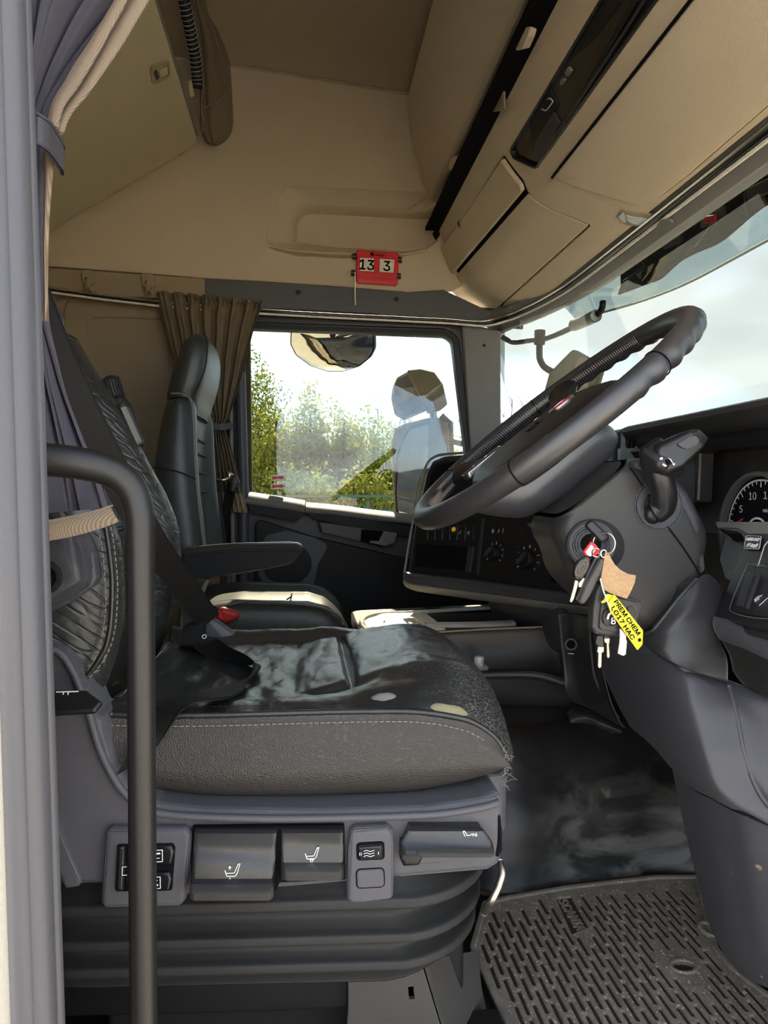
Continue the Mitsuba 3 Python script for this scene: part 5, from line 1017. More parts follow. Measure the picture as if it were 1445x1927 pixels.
# gear stalk
gs = thing('gear_stalk', 'black gear stalk with angular paddle head rising from the column', 'stalk')
S(gs+'__arm', tube(spl(pts([(1232, 962, .352), (1247, 950, .345), (1248, 925, .338), (1240, 895, .335), (1232, 865, .335)]), 30), np.linspace(.0165, .0150, 30), 16), 'dash_black', True)
S(gs+'__collar', hull([(at(1216, 852, .335), .009), (at(1222, 880, .335), .010), (at(1252, 893, .33), .010), (at(1278, 885, .33), .007), (at(1238, 836, .335), .008), (at(1244, 872, .325), .014)]), 'dash_black', 40)
S(gs+'__head', hull([(at(1246, 850, .325), .012), (at(1254, 880, .322), .010), (at(1276, 872, .318), .008), (at(1296, 822, .318), .008), (at(1310, 817, .32), .006), (at(1326, 826, .32), .0035), (at(1318, 838, .316), .004), (at(1270, 838, .33), .012), (at(1292, 858, .317), .006)]), 'dash_black', 40)
fg = frame3(at(1290, 842, .3105), at(1318, 826, .309)-at(1272, 852, .309), (-.3, -.2, 1))
mplate(gs+'__thumb_pad', frame3(at(1296, 836, .3085), at(1318, 824, .3085)-at(1276, 846, .3085), (-.3, -.0, 1)), [(1274, 836), (1296, 822), (1310, 820), (1317, 828), (1312, 838), (1294, 846), (1284, 843)], .003, .001, 'violet_dark', .002)
fg2 = fwall(.3095); 
for px in ([(1241, 862), (1246, 860), (1247, 864), (1242, 866)], [(1247, 872), (1254, 876), (1252, 879), (1246, 875)], [(1257, 862), (1262, 864), (1266, 872), (1262, 871)], [(1265, 873), (1269, 871), (1269, 875), (1266, 876)]): mplate(gs+'__mark', fg2, px, .001, .0002, 'white_print', 0, .0008)
mplate(gs+'__switch', fg2, [(1252, 866), (1259, 863), (1265, 872), (1257, 875)], .003, .0006, 'void', .001, .001)
# ================================================================== KNEE PANEL under the column, lower dash
kp = thing('knee_panel', 'dark folded trim panel below the steering column', 'trim panel')
def psheet(rows, nu=40, nv=40, t=.004):
    """A sheet through rows of (px, py, Y)."""
    k = max(len(r) for r in rows); G = []
    for r in rows: p = pts(r); G.append(spl(p, nu))
    G = np.array(G); G = PchipInterpolator(np.arange(len(G)), G)(np.linspace(0, len(G)-1, nv)); return sheet(G, -t if gnorm(G)[..., 1].mean() > 0 else t)
S(kp+'__panel', psheet([[(1312, 1089, .352), (1330, 1080, .360), (1365, 1112, .37), (1402, 1122, .40)], [(1290, 1112, .345), (1312, 1120, .338), (1350, 1140, .345), (1390, 1150, .39)], [(1258, 1152, .342), (1285, 1165, .325), (1330, 1175, .325), (1372, 1178, .36)], [(1232, 1182, .345), (1262, 1200, .322), (1310, 1215, .312), (1356, 1210, .33)], [(1214, 1192, .36), (1245, 1222, .325), (1305, 1248, .305), (1368, 1240, .31)], [(1204, 1203, .37), (1240, 1232, .33), (1300, 1262, .30), (1369, 1284, .30)]]), 'dash_grey', True)
S(kp+'__flank', psheet([[(1200, 1150, .42), (1240, 1128, .39), (1285, 1100, .358), (1308, 1086, .352)], [(1190, 1175, .43), (1225, 1160, .40), (1265, 1135, .362), (1293, 1108, .348)], [(1190, 1188, .43), (1212, 1188, .40), (1236, 1172, .365), (1262, 1148, .344)], [(1196, 1200, .40), (1212, 1196, .38), (1222, 1190, .36), (1232, 1182, .348)]]), 'soft_black', True)
S(kp+'__edge', tube(spl(pts([(1310, 1090, .350), (1286, 1116, .343), (1258, 1150, .341), (1232, 1182, .344), (1210, 1194, .36)]), 30), .0024, 8), 'dash_grey', True)
ld = thing('lower_dashboard', 'smooth violet grey lower dashboard with rounded ridge, beside the pedals space', 'dashboard')
S(ld+'__upper', psheet([[(1118, 1196, .60), (1160, 1196, .50), (1215, 1200, .42), (1300, 1235, .34), (1372, 1280, .315), (1440, 1300, .29), (1560, 1310, .25), (1900, 1340, .17)],
                        [(1122, 1230, .60), (1170, 1240, .48), (1235, 1240, .36), (1290, 1262, .315), (1372, 1300, .298), (1440, 1320, .275), (1560, 1330, .24), (1900, 1365, .165)],
                        [(1150, 1300, .58), (1195, 1310, .46), (1255, 1310, .335), (1300, 1320, .295), (1380, 1330, .282), (1440, 1360, .265), (1560, 1370, .23), (1900, 1420, .16)],
                        [(1190, 1372, .56), (1222, 1380, .44), (1282, 1400, .315), (1325, 1410, .275), (1392, 1400, .266), (1440, 1430, .25), (1560, 1450, .22), (1900, 1530, .15)],
                        [(1225, 1400, .52), (1262, 1438, .40), (1312, 1468, .295), (1350, 1480, .262), (1412, 1462, .254), (1445, 1490, .24), (1560, 1530, .21), (1900, 1640, .145)],
                        [(1262, 1440, .45), (1300, 1482, .36), (1352, 1510, .285), (1392, 1530, .252), (1430, 1545, .244), (1450, 1556, .235), (1560, 1600, .20), (1900, 1740, .14)]], 70, 60), 'violet_dark', True)
S(ld+'__crease', tube(spl(pts([(1371, 1292, .302), (1382, 1330, .284), (1396, 1400, .267), (1412, 1455, .256), (1428, 1490, .247), (1450, 1520, .236)]), 30), .0035, 8), 'violet_dark', True)
S(ld+'__lower', psheet([[(1262, 1436, .46), (1290, 1470, .40), (1330, 1495, .315), (1392, 1530, .262), (1450, 1556, .24), (1580, 1610, .20), (1900, 1745, .14)],
                        [(1280, 1520, .46), (1302, 1530, .40), (1340, 1545, .325), (1396, 1570, .27), (1450, 1590, .245), (1580, 1640, .20), (1900, 1770, .14)],
                        [(1310, 1650, .45), (1330, 1655, .39), (1366, 1665, .325), (1410, 1680, .28), (1460, 1690, .25), (1580, 1720, .21), (1900, 1830, .15)],
                        [(1343, 1760, .44), (1362, 1770, .37), (1386, 1775, .325), (1424, 1780, .285), (1470, 1790, .255), (1580, 1810, .215), (1900, 1900, .155)],
                        [(1370, 1805, .42), (1392, 1820, .355), (1412, 1826, .325), (1442, 1832, .29), (1480, 1840, .26), (1580, 1860, .22), (1900, 1940, .16)],
                        [(1402, 1838, .40), (1420, 1848, .345), (1436, 1856, .325), (1460, 1864, .30), (1500, 1874, .27), (1580, 1890, .23), (1900, 1970, .165)]], 60, 60), 'dash_scuffed', True)
S(ld+'__seam', tube(spl(pts([(1262, 1438, .455), (1300, 1480, .365), (1352, 1509, .284), (1392, 1529, .2505), (1430, 1544, .242), (1470, 1562, .228)]), 40), .0014, 6), 'void', True)
# ================================================================== DRIVER'S DASHBOARD: hood, cluster, switch panel
da = thing('driver_dashboard', 'black driver dashboard with hooded instrument cluster and switch panel', 'dashboard')
XH = .60; zh = at(1175, 805, 0)
fsp0 = frame3(at(1400, 1080, .33), (at(1450, 1100, .24)-at(1360, 1090, .36)), at(1402, 1000, .40)-at(1360, 1160, .31))
def fsp_(x, y, h): q = on(x, y, fsp0); return fsp0[0]+fsp0[1]*q[0]+fsp0[2]*q[1]+fsp0[3]*h
def hx(px, py, X=XH): return atx(px, py, X)
e0, e1 = hx(1172, 806), hx(1445, 750)
hd_ = [(0, 0), (.010, .004), (.03, .008), (.12, .012), (.30, .0), (.33, -.03), (.30, -.05), (.03, -.035), (.004, -.018), (-.003, -.008)]
ys2 = np.linspace(.05, e0[1], 20)
zz = lambda y: np.interp(y, [e1[1], e0[1]], [e1[2], e0[2]])
S(da+'__hood', loft([[(XH+x, y, zz(y)+z) for x, z in hd_] for y in ys2]), 'dash_grey', 40, label='padded hood')
S(da+'__hood__lower_lip', loft([[(XH+x+.015, y, zz(y)+z-.045) for x, z in ((0, 0), (.02, .02), (.09, .02), (.09, -.01), (.01, -.012))] for y in ys2]), 'dash_black', 40)
fd_ = frame3((.70, 0, 0), (0, -1, 0), (0, 0, 1)); 
def dplate(key, px, X, t, b, mat, r=.003, **k): f = frame3((X, 0, 0), (0, -1, 0), (0, 0, 1)); return S(key, plate(rp(onl(px, f), r), t, b, fr=f), mat, 35, **k)
dplate(da+'__cluster_back', [(1168, 815), (1520, 740), (1520, 1010), (1160, 1000)], .705, .04, .002, 'dash_grey')
S(da+'__body', place(rbox(.20, 1.02, .47, .01), frame3((.81, .555, .60), (1, 0, 0), (0, 1, 0))), 'dash_black', 30)
S(da+'__switch_pod', hull([(fsp_(x, y, -.012), .006) for x, y in ((1410, 985), (1640, 985), (1640, 1215), (1360, 1170))]+[(A(.73, y, z), .01) for y, z in ((.10, .50), (.36, .50), (.10, .66), (.36, .66))]), 'dash_black', 30)
dplate(da+'__side_panel', [(1170, 846), (1262, 838), (1312, 842), (1308, 945), (1250, 960), (1172, 900)], .665, .03, .004, 'dash_grey')
S(da+'__cluster_frame', tube(spl([atx(x, y, .66) for x, y in ((1318, 832), (1317, 870), (1314, 940))], 16), .0022, 8), 'grey_trim', True)
# vent
dplate(da+'__vent', [(1176, 820), (1252, 812), (1258, 818), (1256, 842), (1176, 842)], .662, .02, .002, 'void')
for i in range(9):
    a, b = atx(1182+i*8.4, 822-i*.8, .658), atx(1180+i*8.4, 842, .658); S(da+'__vent__louvre', hull([(a, .0016), (b, .0016), (a+A(.012, 0, 0), .0016), (b+A(.012, 0, 0), .0016)]), 'dash_grey', 30)
S(da+'__vent__frame', tube(spl([atx(x, y, .655) for x, y in ((1176, 820), (1252, 811), (1259, 818), (1257, 842))], 30), .0035, 8), 'dash_grey', True)
# gauge
fgz = frame3((.655, 0, 0), (0, -1, 0), (0, 0, 1)); gc = on(1432, 1005, fgz); GR = 118/F*((atx(1432, 1005, .655)-CAM)@FW)
gz = lambda m, u, v, h=0, rot=0: place(m, fgz, gc[0]+u, gc[1]+v, h, rot)
S(da+'__gauge', gz(disc(GR*.93, .01, .001, 64), 0, 0, 0), 'void', label='round dial')
S(da+'__gauge__bezel', gz(ringp(GR*.92, GR, .016, .004, 72), 0, 0, .012), 'metal_plate', 35, label='grey bezel')
arc = [(GR*.86*math.cos(a), GR*.86*math.sin(a)) for a in np.linspace(math.radians(205), math.radians(-25), 60)]
S(da+'__gauge__scale', gz(bars([arc], GR*.03), 0, 0, .0012), 'grey_print', False)
for i in range(31):
    a = math.radians(205-i*230/30); l = .10 if i % 5 == 0 else .05
    S(da+'__gauge__tick', gz(bars([[(GR*(.85-l)*math.cos(a), GR*(.85-l)*math.sin(a)), (GR*.86*math.cos(a), GR*.86*math.sin(a))]], GR*.018), 0, 0, .0012), 'grey_print', False)
for a, s in ((143, '5'), (109, '10'), (75, '15'), (40, '20')):
    a = math.radians(a); S(da+'__gauge__numeral', gz(flat_text(s, GR*.12), GR*.64*math.cos(a), GR*.64*math.sin(a), .0012), 'grey_print', False)
S(da+'__gauge__lettering', gz(flat_text('min x 100', GR*.06), GR*.25, GR*.38, .0012), 'grey_print', False)
S(da+'__gauge__needle', gz(bars([[(-GR*.12, -GR*.04), (-GR*.80, -GR*.02)]], GR*.035, .002), 0, 0, .004, .30), 'dull_red', False, label='red needle')
S(da+'__gauge__red_line', gz(bars([[(-GR*.45, GR*.22), (-GR*.72, GR*.10)]], GR*.03, .001), 0, 0, .002), 'dull_red', False)
sub = [(GR*.27*math.cos(a), GR*.27*math.sin(a)) for a in np.linspace(math.radians(200), math.radians(-20), 30)]
S(da+'__gauge__small_scale', gz(bars([sub], GR*.035), -GR*.08, -GR*.02, .0012), 'white_print', False)
for a, s in ((150, '0'), (90, '5'), (30, '10')): a = math.radians(a); S(da+'__gauge__numeral', gz(flat_text(s, GR*.07), -GR*.08+GR*.17*math.cos(a), -GR*.02+GR*.17*math.sin(a), .0012), 'grey_print', False)
# lens edge
S(da+'__lens', sheet(np.array([[atx(x, y, X) for y in (803, 830, 870, 900)] for x, X in ((1372, .640), (1384, .628), (1397, .640))]), .002), 'lens', True, label='curved lens edge') if 0 else None
# switch panel right
fsp = frame3(at(1400, 1080, .33), (at(1450, 1100, .24)-at(1360, 1090, .36)), at(1402, 1000, .40)-at(1360, 1160, .31))
def sp(key, px, t, b, mat, r=.002, h=0, **k): return mplate(da+'__'+key, fsp, px, t, b, mat, r, h, **k)
sp('switch_panel', [(1346, 982), (1560, 982), (1560, 1210), (1344, 1163), (1372, 1095), (1400, 1020), (1394, 1006), (1384, 1001), (1352, 996)], .02, .003, 'dash_black', .001)
sp('switch_panel__top_strip', [(1347, 983), (1560, 983), (1560, 1004), (1410, 1006), (1399, 1000), (1388, 995), (1352, 994)], .006, .001, 'grey_trim', .001, .002)
sp('recess', [(1350, 992), (1396, 996), (1400, 1012), (1376, 1090), (1345, 1075), (1336, 1040)], .01, .001, 'violet_dark', .004, -.016)
sp('recess__shadow', [(1352, 990), (1392, 994), (1397, 1006), (1366, 1008)], .004, .001, 'void', .002, -.010)
sp('speed_label', [(1408, 1010), (1436, 1012), (1432, 1036), (1404, 1034)], .001, .0003, 'dash_black', .003, .0030)
lb = Polygon(onl([(1407, 1009), (1437, 1011), (1433, 1037), (1403, 1035)], fsp)).buffer(-.0005); 
S(da+'__speed_label__border', plate(rp(lb.exterior.coords, .002).difference(rp(lb.exterior.coords, .002).buffer(-.0006)), .001, .0002, fr=(fsp[0]+fsp[3]*.0035, *fsp[1:])), 'grey_print')
du_ = unit(A(*on(1436, 1018, fsp), 0)-A(*on(1407, 1016, fsp), 0)); rt_ = math.atan2(du_[1], du_[0])
wlab = np.linalg.norm(on(1434, 1018, fsp)-on(1409, 1016, fsp))
for s, (x, y), hh in (('LIMITED SPEED', (1421, 1018), None), ('89 km/h', (1420, 1029), None)):
    m = flat_text(s, .01, .0003, True); sc_ = wlab*(.97 if 'SP' in s else .80)/m.extents[0]; m.apply_scale([sc_, sc_*(1.25 if 'SP' in s else 1.0), 1]); c = on(x, y, fsp); S(da+'__speed_label__lettering', place(m, fsp, c[0], c[1], .0036, rt_), 'white_print', False)
sp('light_switch', [(1410, 1068), (1560, 1080), (1560, 1185), (1378, 1152)], .004, .001, 'dash_black', .003, .003)
for px in ([(1412, 1082), (1426, 1084), (1404, 1146), (1392, 1144)], [(1431, 1085), (1435, 1086), (1413, 1150), (1409, 1149)]): sp('light_switch__bar', px, .003, .0004, 'dash_grey', .0003, .006)
S(da+'__light_switch__outline', tube(spl(np.array([fsp[0]+fsp[1]*q[0]+fsp[2]*q[1]+fsp[3]*.0035 for q in onl([(1450, 1070), (1410, 1067), (1405, 1078), (1378, 1152), (1450, 1168)], fsp)]), 60), .0004, 5), 'grey_trim', True)
for c_, st_ in (((1432, 1130), [[(-.6, -.6), (.6, .8)], [(-.8, 0), (-.2, .6)], [(-.2, -.8), (.5, 0)], [(-1, -.4), (-.6, 0)]]), ((1443, 1136), [[(.6, 1), (-.6, -1)]])): c = on(*c_, fsp); sym(st_, .0006, fsp, c, .006, da+'__light_switch__symbol', h=.004)
S(da+'__divider', tube([fsp[0]+fsp[1]*q[0]+fsp[2]*q[1]+fsp[3]*.003 for q in (on(1450, 1020, fsp), on(1442, 1030, fsp), on(1430, 1068, fsp))], .0007, 5), 'grey_print', True)
S(da+'__padded_lip', psheet([[(1344, 1160, .318), (1380, 1168, .288), (1450, 1185, .24), (1560, 1210, .19)], [(1341, 1174, .314), (1380, 1182, .276), (1450, 1204, .228), (1560, 1232, .178)], [(1347, 1192, .314), (1385, 1202, .274), (1450, 1228, .226), (1560, 1258, .176)], [(1356, 1205, .318), (1392, 1218, .282), (1450, 1244, .234), (1560, 1275, .185)]], 40, 24), 'violet_dark', True)
S(da+'__under_lip', psheet([[(1356, 1204, .320), (1392, 1217, .286), (1450, 1243, .238), (1560, 1274, .19)], [(1374, 1238, .312), (1400, 1250, .292), (1450, 1272, .25), (1560, 1300, .21)], [(1378, 1262, .310), (1402, 1290, .296), (1450, 1310, .262), (1560, 1330, .22)]], 40, 16), 'soft_black', True)
# ================================================================== CENTRE DASHBOARD facing the driver
cd = thing('centre_dashboard', 'black centre dashboard with switches and round heater knobs behind the steering wheel', 'dashboard')
pA, pB, pD = at(763, 1086, 1.45), at(1110, 1130, .95), at(803, 880, 1.47)
fcd = frame3(pA, pB-pA, pD-pA)
if (CAM-pA)@fcd[3] < 0: fcd = (fcd[0], -fcd[1], fcd[2], -fcd[3])
def cp(key, px, t, b, mat, r=.003, h=0, **k): return mplate(cd+'__'+key, fcd, px, t, b, mat, r, h, **k)
cp('body', [(763, 1086), (779, 985), (800, 888), (812, 866), (834, 857), (872, 854), (1000, 870), (1160, 960), (1160, 1138)], .22, .012, 'dash_grey', .01)
cp('fascia', [(786, 980), (806, 892), (818, 874), (840, 866), (1000, 880), (1150, 965), (1150, 1126), (775, 1077)], .004, .002, 'dash_black', .01, .003)
cp('fascia__hood_well', [(806, 940), (814, 895), (826, 876), (870, 868), (870, 900), (830, 960)], .003, .001, 'void', .006, .006)
for i, x in enumerate((797, 811, 825, 839, 853, 868, 883)): cp('switch', [(x, 986), (x+11, 987.5), (x+10, 1018), (x-1.5, 1016)], .005, .002, 'dash_black', .002, .006)
c = on(857, 997, fcd); S(cd+'__switch__warning_light', place(disc(.0065, .003, .001), fcd, c[0], c[1], .009), 'glow_yellow', label='round yellow lamp')
for (x, y), st_ in (((870, 1004), [[(-.8, -.6), (-.4, .8), (.2, .8)], [(.2, -.2), (.8, -.4)]]), ((885, 1004), [[(-.5, -.8), (-.5, .6), (.5, .6), (.5, -.1), (-.2, -.1)], [(.6, -.7), (.8, -.9)]])): c = on(x, y, fcd); sym(st_, .0010, fcd, c, .0055, cd+'__switch__symbol', 'grey_print', .0075)
cp('drawer', [(786, 1024), (893, 1030), (890, 1076), (782, 1066)], .004, .001, 'void', .002, .0045)
cp('drawer__edge', [(884, 1029), (894, 1030), (889, 1078), (878, 1075)], .004, .002, 'dash_grey', .002, .007)
cp('divider', [(908, 975), (913, 976), (903, 1082), (898, 1081)], .004, .001, 'dash_grey', .001, .005)
for (x, y), r in (((934, 1042), 22), ((996, 1054), 27)):
    c = on(x, y, fcd); d = r/F*((at(x, y, 1.2)-CAM)@FW)*.95
    S(cd+'__knob', place(disc(d*.62, .022, .004, 32), fcd, c[0], c[1], .024), 'dash_black', 30); S(cd+'__knob__grip', place(rbox(d*1.0, d*.22, .012, .003), fcd, c[0], c[1], .030, .9), 'dash_grey', 30)
    S(cd+'__knob_dial', place(ringp(d*.66, d*1.05, .004, .001), fcd, c[0], c[1], .006), 'dash_black', 30)
    for k in range(9):
        a = math.radians(215-k*32); S(cd+'__knob_dial__mark', place(bars([[(d*.84*math.cos(a), d*.84*math.sin(a)), (d*(1.0)*math.cos(a), d*(1.0)*math.sin(a))]], .0022 if k in (0, 1, 4) else .0014), fcd, c[0], c[1], .0062), 'grey_print', False)
for (x, y), st_ in (((930, 1000), [[(-.5, -.7), (-.5, .7), (.5, .7), (.5, -.7), (-.5, -.7)], [(-.5, 0), (.5, 0)]]), ((941, 1000), [[(-.3, -.8), (.4, 0), (-.2, .2), (.4, .9)]]), ((948, 1000), [[(.2, -1), (.4, 1)]])): c = on(x, y, fcd); sym(st_, .0011, fcd, c, .0055, cd+'__symbol', 'grey_print', .0055)
cp('switch', [(958, 990), (985, 994), (984, 1012), (957, 1008)], .005, .002, 'dash_black', .002, .006)
cp('switch', [(954, 1020), (980, 1024), (978, 1034), (952, 1030)], .005, .002, 'dash_black', .002, .006)
cp('drawer', [(1040, 1068), (1130, 1080), (1130, 1108), (1036, 1096)], .004, .001, 'void', .002, .0045)
def cpt(px, py, h): q = on(px, py, fcd); return fcd[0]+fcd[1]*q[0]+fcd[2]*q[1]+fcd[3]*h
S(cd+'__bottom_rail', sheet(PchipInterpolator(np.arange(5), np.array([spl([cpt(x, y+dy, h) for x, y in ((768, 1078), (780, 1080), (900, 1094), (1020, 1110), (1150, 1128))], 30) for dy, h in ((-2, .002), (1, .016), (10, .020), (20, .018), (24, .004))]))(np.linspace(0, 4, 20)), .004), 'violet_dark', True)
S(cd+'__light_strip', sheet(PchipInterpolator(np.arange(4), np.array([spl([cpt(x, y+dy, h) for x, y in ((769, 1093), (785, 1099), (900, 1115), (1020, 1131), (1150, 1148))], 30) for dy, h in ((0, .016), (3, .022), (11, .014), (14, .0))]))(np.linspace(0, 3, 12)), .004), 'grey_trim', True, label='light strip along the lower edge')
S(cd+'__edge_trim', tube(spl([cpt(x, y, .004) for x, y in ((762, 1086), (778, 985), (800, 886), (812, 865), (834, 856), (872, 853))], 50), .0035, 8), 'grey_trim', True)
S(cd+'__underside', psheet([[(770, 1106, 1.45), (900, 1126, 1.25), (1050, 1146, 1.05), (1150, 1160, .95)], [(800, 1120, 1.62), (920, 1132, 1.45), (1050, 1150, 1.25), (1150, 1165, 1.15)]], 30, 8), 'void', True)
S(cd+'__upper_body', place(rbox(.30, 1.05, .30, .04), frame3((.86, 1.58, .73), (1, 0, 0), (0, 1, 0))), 'dash_grey', 40)
br = thing('column_bracket', 'grey green flat bracket with two round holes beside the column', 'bracket')
fbk = frame3(at(1060, 1020, .58), (.8, -.6, 0), (.1, 0, 1))
pg = Polygon(onl([(991, 986), (1060, 960), (1100, 1000), (1125, 1095), (1100, 1100)], fbk))
for x, y, r in ((1058, 1024, .010), (1043, 1042, .011)): c = on(x, y, fbk); pg = pg.difference(Point(*c).buffer(r, quad_segs=6)); S(br+'__grommet', place(ringp(r*.75, r*1.15, .004, .001, 24), fbk, c[0], c[1], .001), 'dash_black', 30); S(br+'__hole', place(disc(r*.9, .002, .0005, 20), fbk, c[0], c[1], -.004), 'void')
S(br+'__plate', plate(pg, .006, .001, fr=fbk), 'violet_dark', 35)
# ================================================================== CENTRE CONSOLE with tray
cc = thing('centre_console', 'dark centre console with open storage shelf between the seats and the dashboard', 'console')
zt0 = .405
S(cc+'__top', plate(rp([(.13, 1.18), (.62, 1.12), (.62, 1.60), (.13, 1.52)], .04), .03, .006, fr=frame3((0, 0, zt0-.012), (1, 0, 0), (0, 1, 0))), 'cream' if 0 else 'dash_grey', 40)
S(cc+'__side', psheet([[(655, 1196, 1.16), (760, 1194, 1.14), (900, 1186, 1.12), (1042, 1180, 1.10)], [(660, 1230, 1.16), (760, 1228, 1.14), (900, 1225, 1.12), (1050, 1222, 1.09)], [(680, 1268, 1.15), (780, 1268, 1.13), (900, 1266, 1.10), (1060, 1270, 1.05)]], 30, 10), 'dash_grey', True)
S(cc+'__side_edge', tube(spl(pts([(655, 1195, 1.158), (760, 1193, 1.138), (900, 1185, 1.118), (1042, 1179, 1.098)]), 20), .0025, 8), 'tan_brown', True)
S(cc+'__shelf', psheet([[(700, 1266, 1.14), (880, 1262, 1.10), (1000, 1264, 1.06), (1060, 1282, 1.00), (1110, 1310, .95)], [(700, 1272, 1.03), (880, 1268, 1.0), (1000, 1266, .97), (1070, 1284, .94), (1118, 1312, .92)]], 40, 8), 'dash_grey', True)
S(cc+'__shelf__lip', tube(spl(pts([(700, 1275, 1.03), (880, 1271, 1.0), (1000, 1270, .97), (1070, 1289, .94), (1120, 1318, .92)]), 40), .0065, 10), 'violet_dark', True)
S(cc+'__lower_side', psheet([[(700, 1280, 1.03), (880, 1276, 1.0), (1000, 1276, .97), (1070, 1294, .94), (1122, 1324, .92)], [(700, 1315, 1.04), (880, 1312, 1.01), (1000, 1312, .985), (1080, 1322, .96), (1140, 1340, .94)], [(700, 1350, 1.06), (880, 1348, 1.03), (1000, 1348, 1.0), (1090, 1350, .97), (1170, 1372, .95)]], 40, 16), 'dash_grey', True)
S(cc+'__flap', psheet([[(1068, 1340, .90), (1085, 1330, .92), (1120, 1340, .90), (1172, 1366, .86)], [(1072, 1362, .88), (1095, 1350, .88), (1130, 1362, .86), (1170, 1378, .84)], [(1100, 1366, .90), (1125, 1372, .89), (1150, 1380, .87), (1168, 1380, .86)]], 24, 12), 'dash_grey', True)
S(cc+'__socket_panel', psheet([[(1050, 1156, .92), (1075, 1152, .90), (1100, 1158, .84), (1120, 1166, .76)], [(1056, 1215, .90), (1078, 1215, .88), (1106, 1220, .82), (1126, 1228, .74)], [(1062, 1284, .88), (1088, 1294, .86), (1116, 1306, .80), (1150, 1330, .72)], [(1075, 1320, .90), (1100, 1330, .88), (1130, 1345, .82), (1175, 1372, .70)]], 30, 24), 'dash_grey', True)
S(cc+'__socket_panel__edge', tube(spl(pts([(1108, 1160, .80), (1112, 1220, .79), (1118, 1270, .78), (1136, 1310, .76), (1164, 1350, .72)]), 30), .003, 8), 'violet_dark', True)
fk = frame3(at(1074, 1212, .872), (.9, -.25, 0), (0, 0, 1)); S(cc+'__lighter_socket', place(ringp(.0085, .0125, .006, .002, 30), fk, 0, 0, .005), 'metal_plate', 30); S(cc+'__lighter_socket__well', place(disc(.009, .004, .001, 24), fk, 0, 0, .002), 'void', 30)
S(cc+'__lighter_socket__mark', place(plate([(-.006, -.0195), (.006, -.0195), (.005, -.0175), (-.005, -.0175)], .001, .0002), fk, 0, 0, .004), 'grey_print')
S(cc+'__dash_neck', psheet([[(915, 1122, 1.30), (960, 1120, 1.24), (1010, 1130, 1.12), (1062, 1146, .96)], [(928, 1155, 1.30), (965, 1150, 1.22), (1015, 1150, 1.10), (1060, 1165, .95)], [(965, 1186, 1.24), (990, 1180, 1.19), (1025, 1176, 1.08), (1062, 1190, .94)], [(1010, 1205, 1.16), (1030, 1215, 1.12), (1045, 1225, 1.05), (1066, 1235, .93)]], 30, 24), 'violet_dark', True)
tr = thing('console_tray', 'pale rimmed tray on the centre console catching sunlight', 'tray')
rim = [(690, 1186, 1.24), (680, 1176, 1.28), (683, 1165, 1.36), (700, 1158, 1.42), (740, 1154, 1.45), (830, 1149, 1.45), (925, 1143, 1.43)]
S(tr+'__rim', tube(spl(pts(rim), 60), .0058, 10), 'cream', True)
S(tr+'__base', plate(rp([(x, y) for x, y, z in pts([(692, 1190, 1.20), (684, 1172, 1.32), (720, 1160, 1.43), (800, 1156, 1.43), (840, 1186, 1.20)])], .01), .02, .003, fr=frame3((0, 0, zt0-.006), (1, 0, 0), (0, 1, 0))), 'cream', 40)
S(tr+'__back_wall', sheet(np.array([spl(pts([(715, 1163+d, 1.46), (830, 1158+d, 1.46), (925, 1153+d, 1.44)]), 16) for d in (-6, 16)]), .004), 'void', True)
S(tr+'__divider', hull([(at(705, 1178, 1.27), .004), (at(722, 1170, 1.30), .004), (at(718, 1180, 1.26), .004)]), 'dash_grey', 40)
pr_ = thing('paper_sheet', 'rolled white paper lying in the console tray', 'paper')
S(pr_+'__sheet', loft([[q+A(0, dy, dz) for dy, dz in ((-.022, 0), (-.022, .006), (-.012, .0105), (.012, .0105), (.022, .007), (.022, 0))] for q in spl(pts([(786, 1180, 1.24), (830, 1180, 1.24), (900, 1179, 1.23), (966, 1176, 1.22)]), 20)]), 'white_plastic', True)
S(pr_+'__curl', tube(pts([(780, 1163, 1.30), (800, 1176, 1.22)]), .004, 8), 'white_plastic', True)
bt = thing('bottle_cap', 'white ribbed bottle cap on a clear square base on the console shelf', 'bottle cap')
cb = at(901, 1258, 1.05)
S(bt+'__cap', cat(loft([[cb+A(r*math.cos(a), r*math.sin(a), z) for a in np.linspace(0, 6.283, 32, endpoint=False)] for r, z in ((.0105, .008), (.0105, .012), (.0112, .013), (.0112, .024), (.0100, .027), (.006, .0275))])), 'white_plastic', 30)
S(bt+'__base', place(rbox(.036, .034, .010, .003), frame3(cb+A(0, 0, .003), (1, 0, 0), (0, 1, 0))), 'lens', 40)
# ================================================================== FLOOR MAT
ma = thing('floor_mat', 'dusty ribbed rubber floor mat with oval drain hole', 'floor mat')
FZ = frame3((0, 0, .010), (1, 0, 0), (0, 1, 0))
out = [tuple(atz(x, y, .010)[:2]) for x, y in ((908, 1700), (960, 1688), (1060, 1671), (1150, 1660), (1230, 1651), (1318, 1650), (1328, 1700), (1336, 1742), (1352, 1788), (1385, 1826), (1440, 1868), (1520, 1920))]+[(.50, .10), (.17, .10)]+[tuple(atz(x, y, .010)[:2]) for x, y in ((960, 1950), (884, 1785))]
mp = rp(out, .01); hc = atz(1286, 1821, .010)[:2]
hole_ = shapely.affinity.scale(Point(*hc).buffer(1, quad_segs=10), .016, .011)
S(ma+'__base', plate(mp.difference(hole_), .009, .001, fr=(FZ[0]-A(0, 0, .004), *FZ[1:])), 'mat_groove', 35)
pq = Polygon([tuple(atz(x, y, .010)[:2]) for x, y in ((1046, 1690), (1074, 1686), (1108, 1744), (1076, 1757))])
inn = mp.buffer(-.012); slots = []
x0, y0, x1, y1 = mp.bounds; j = 0
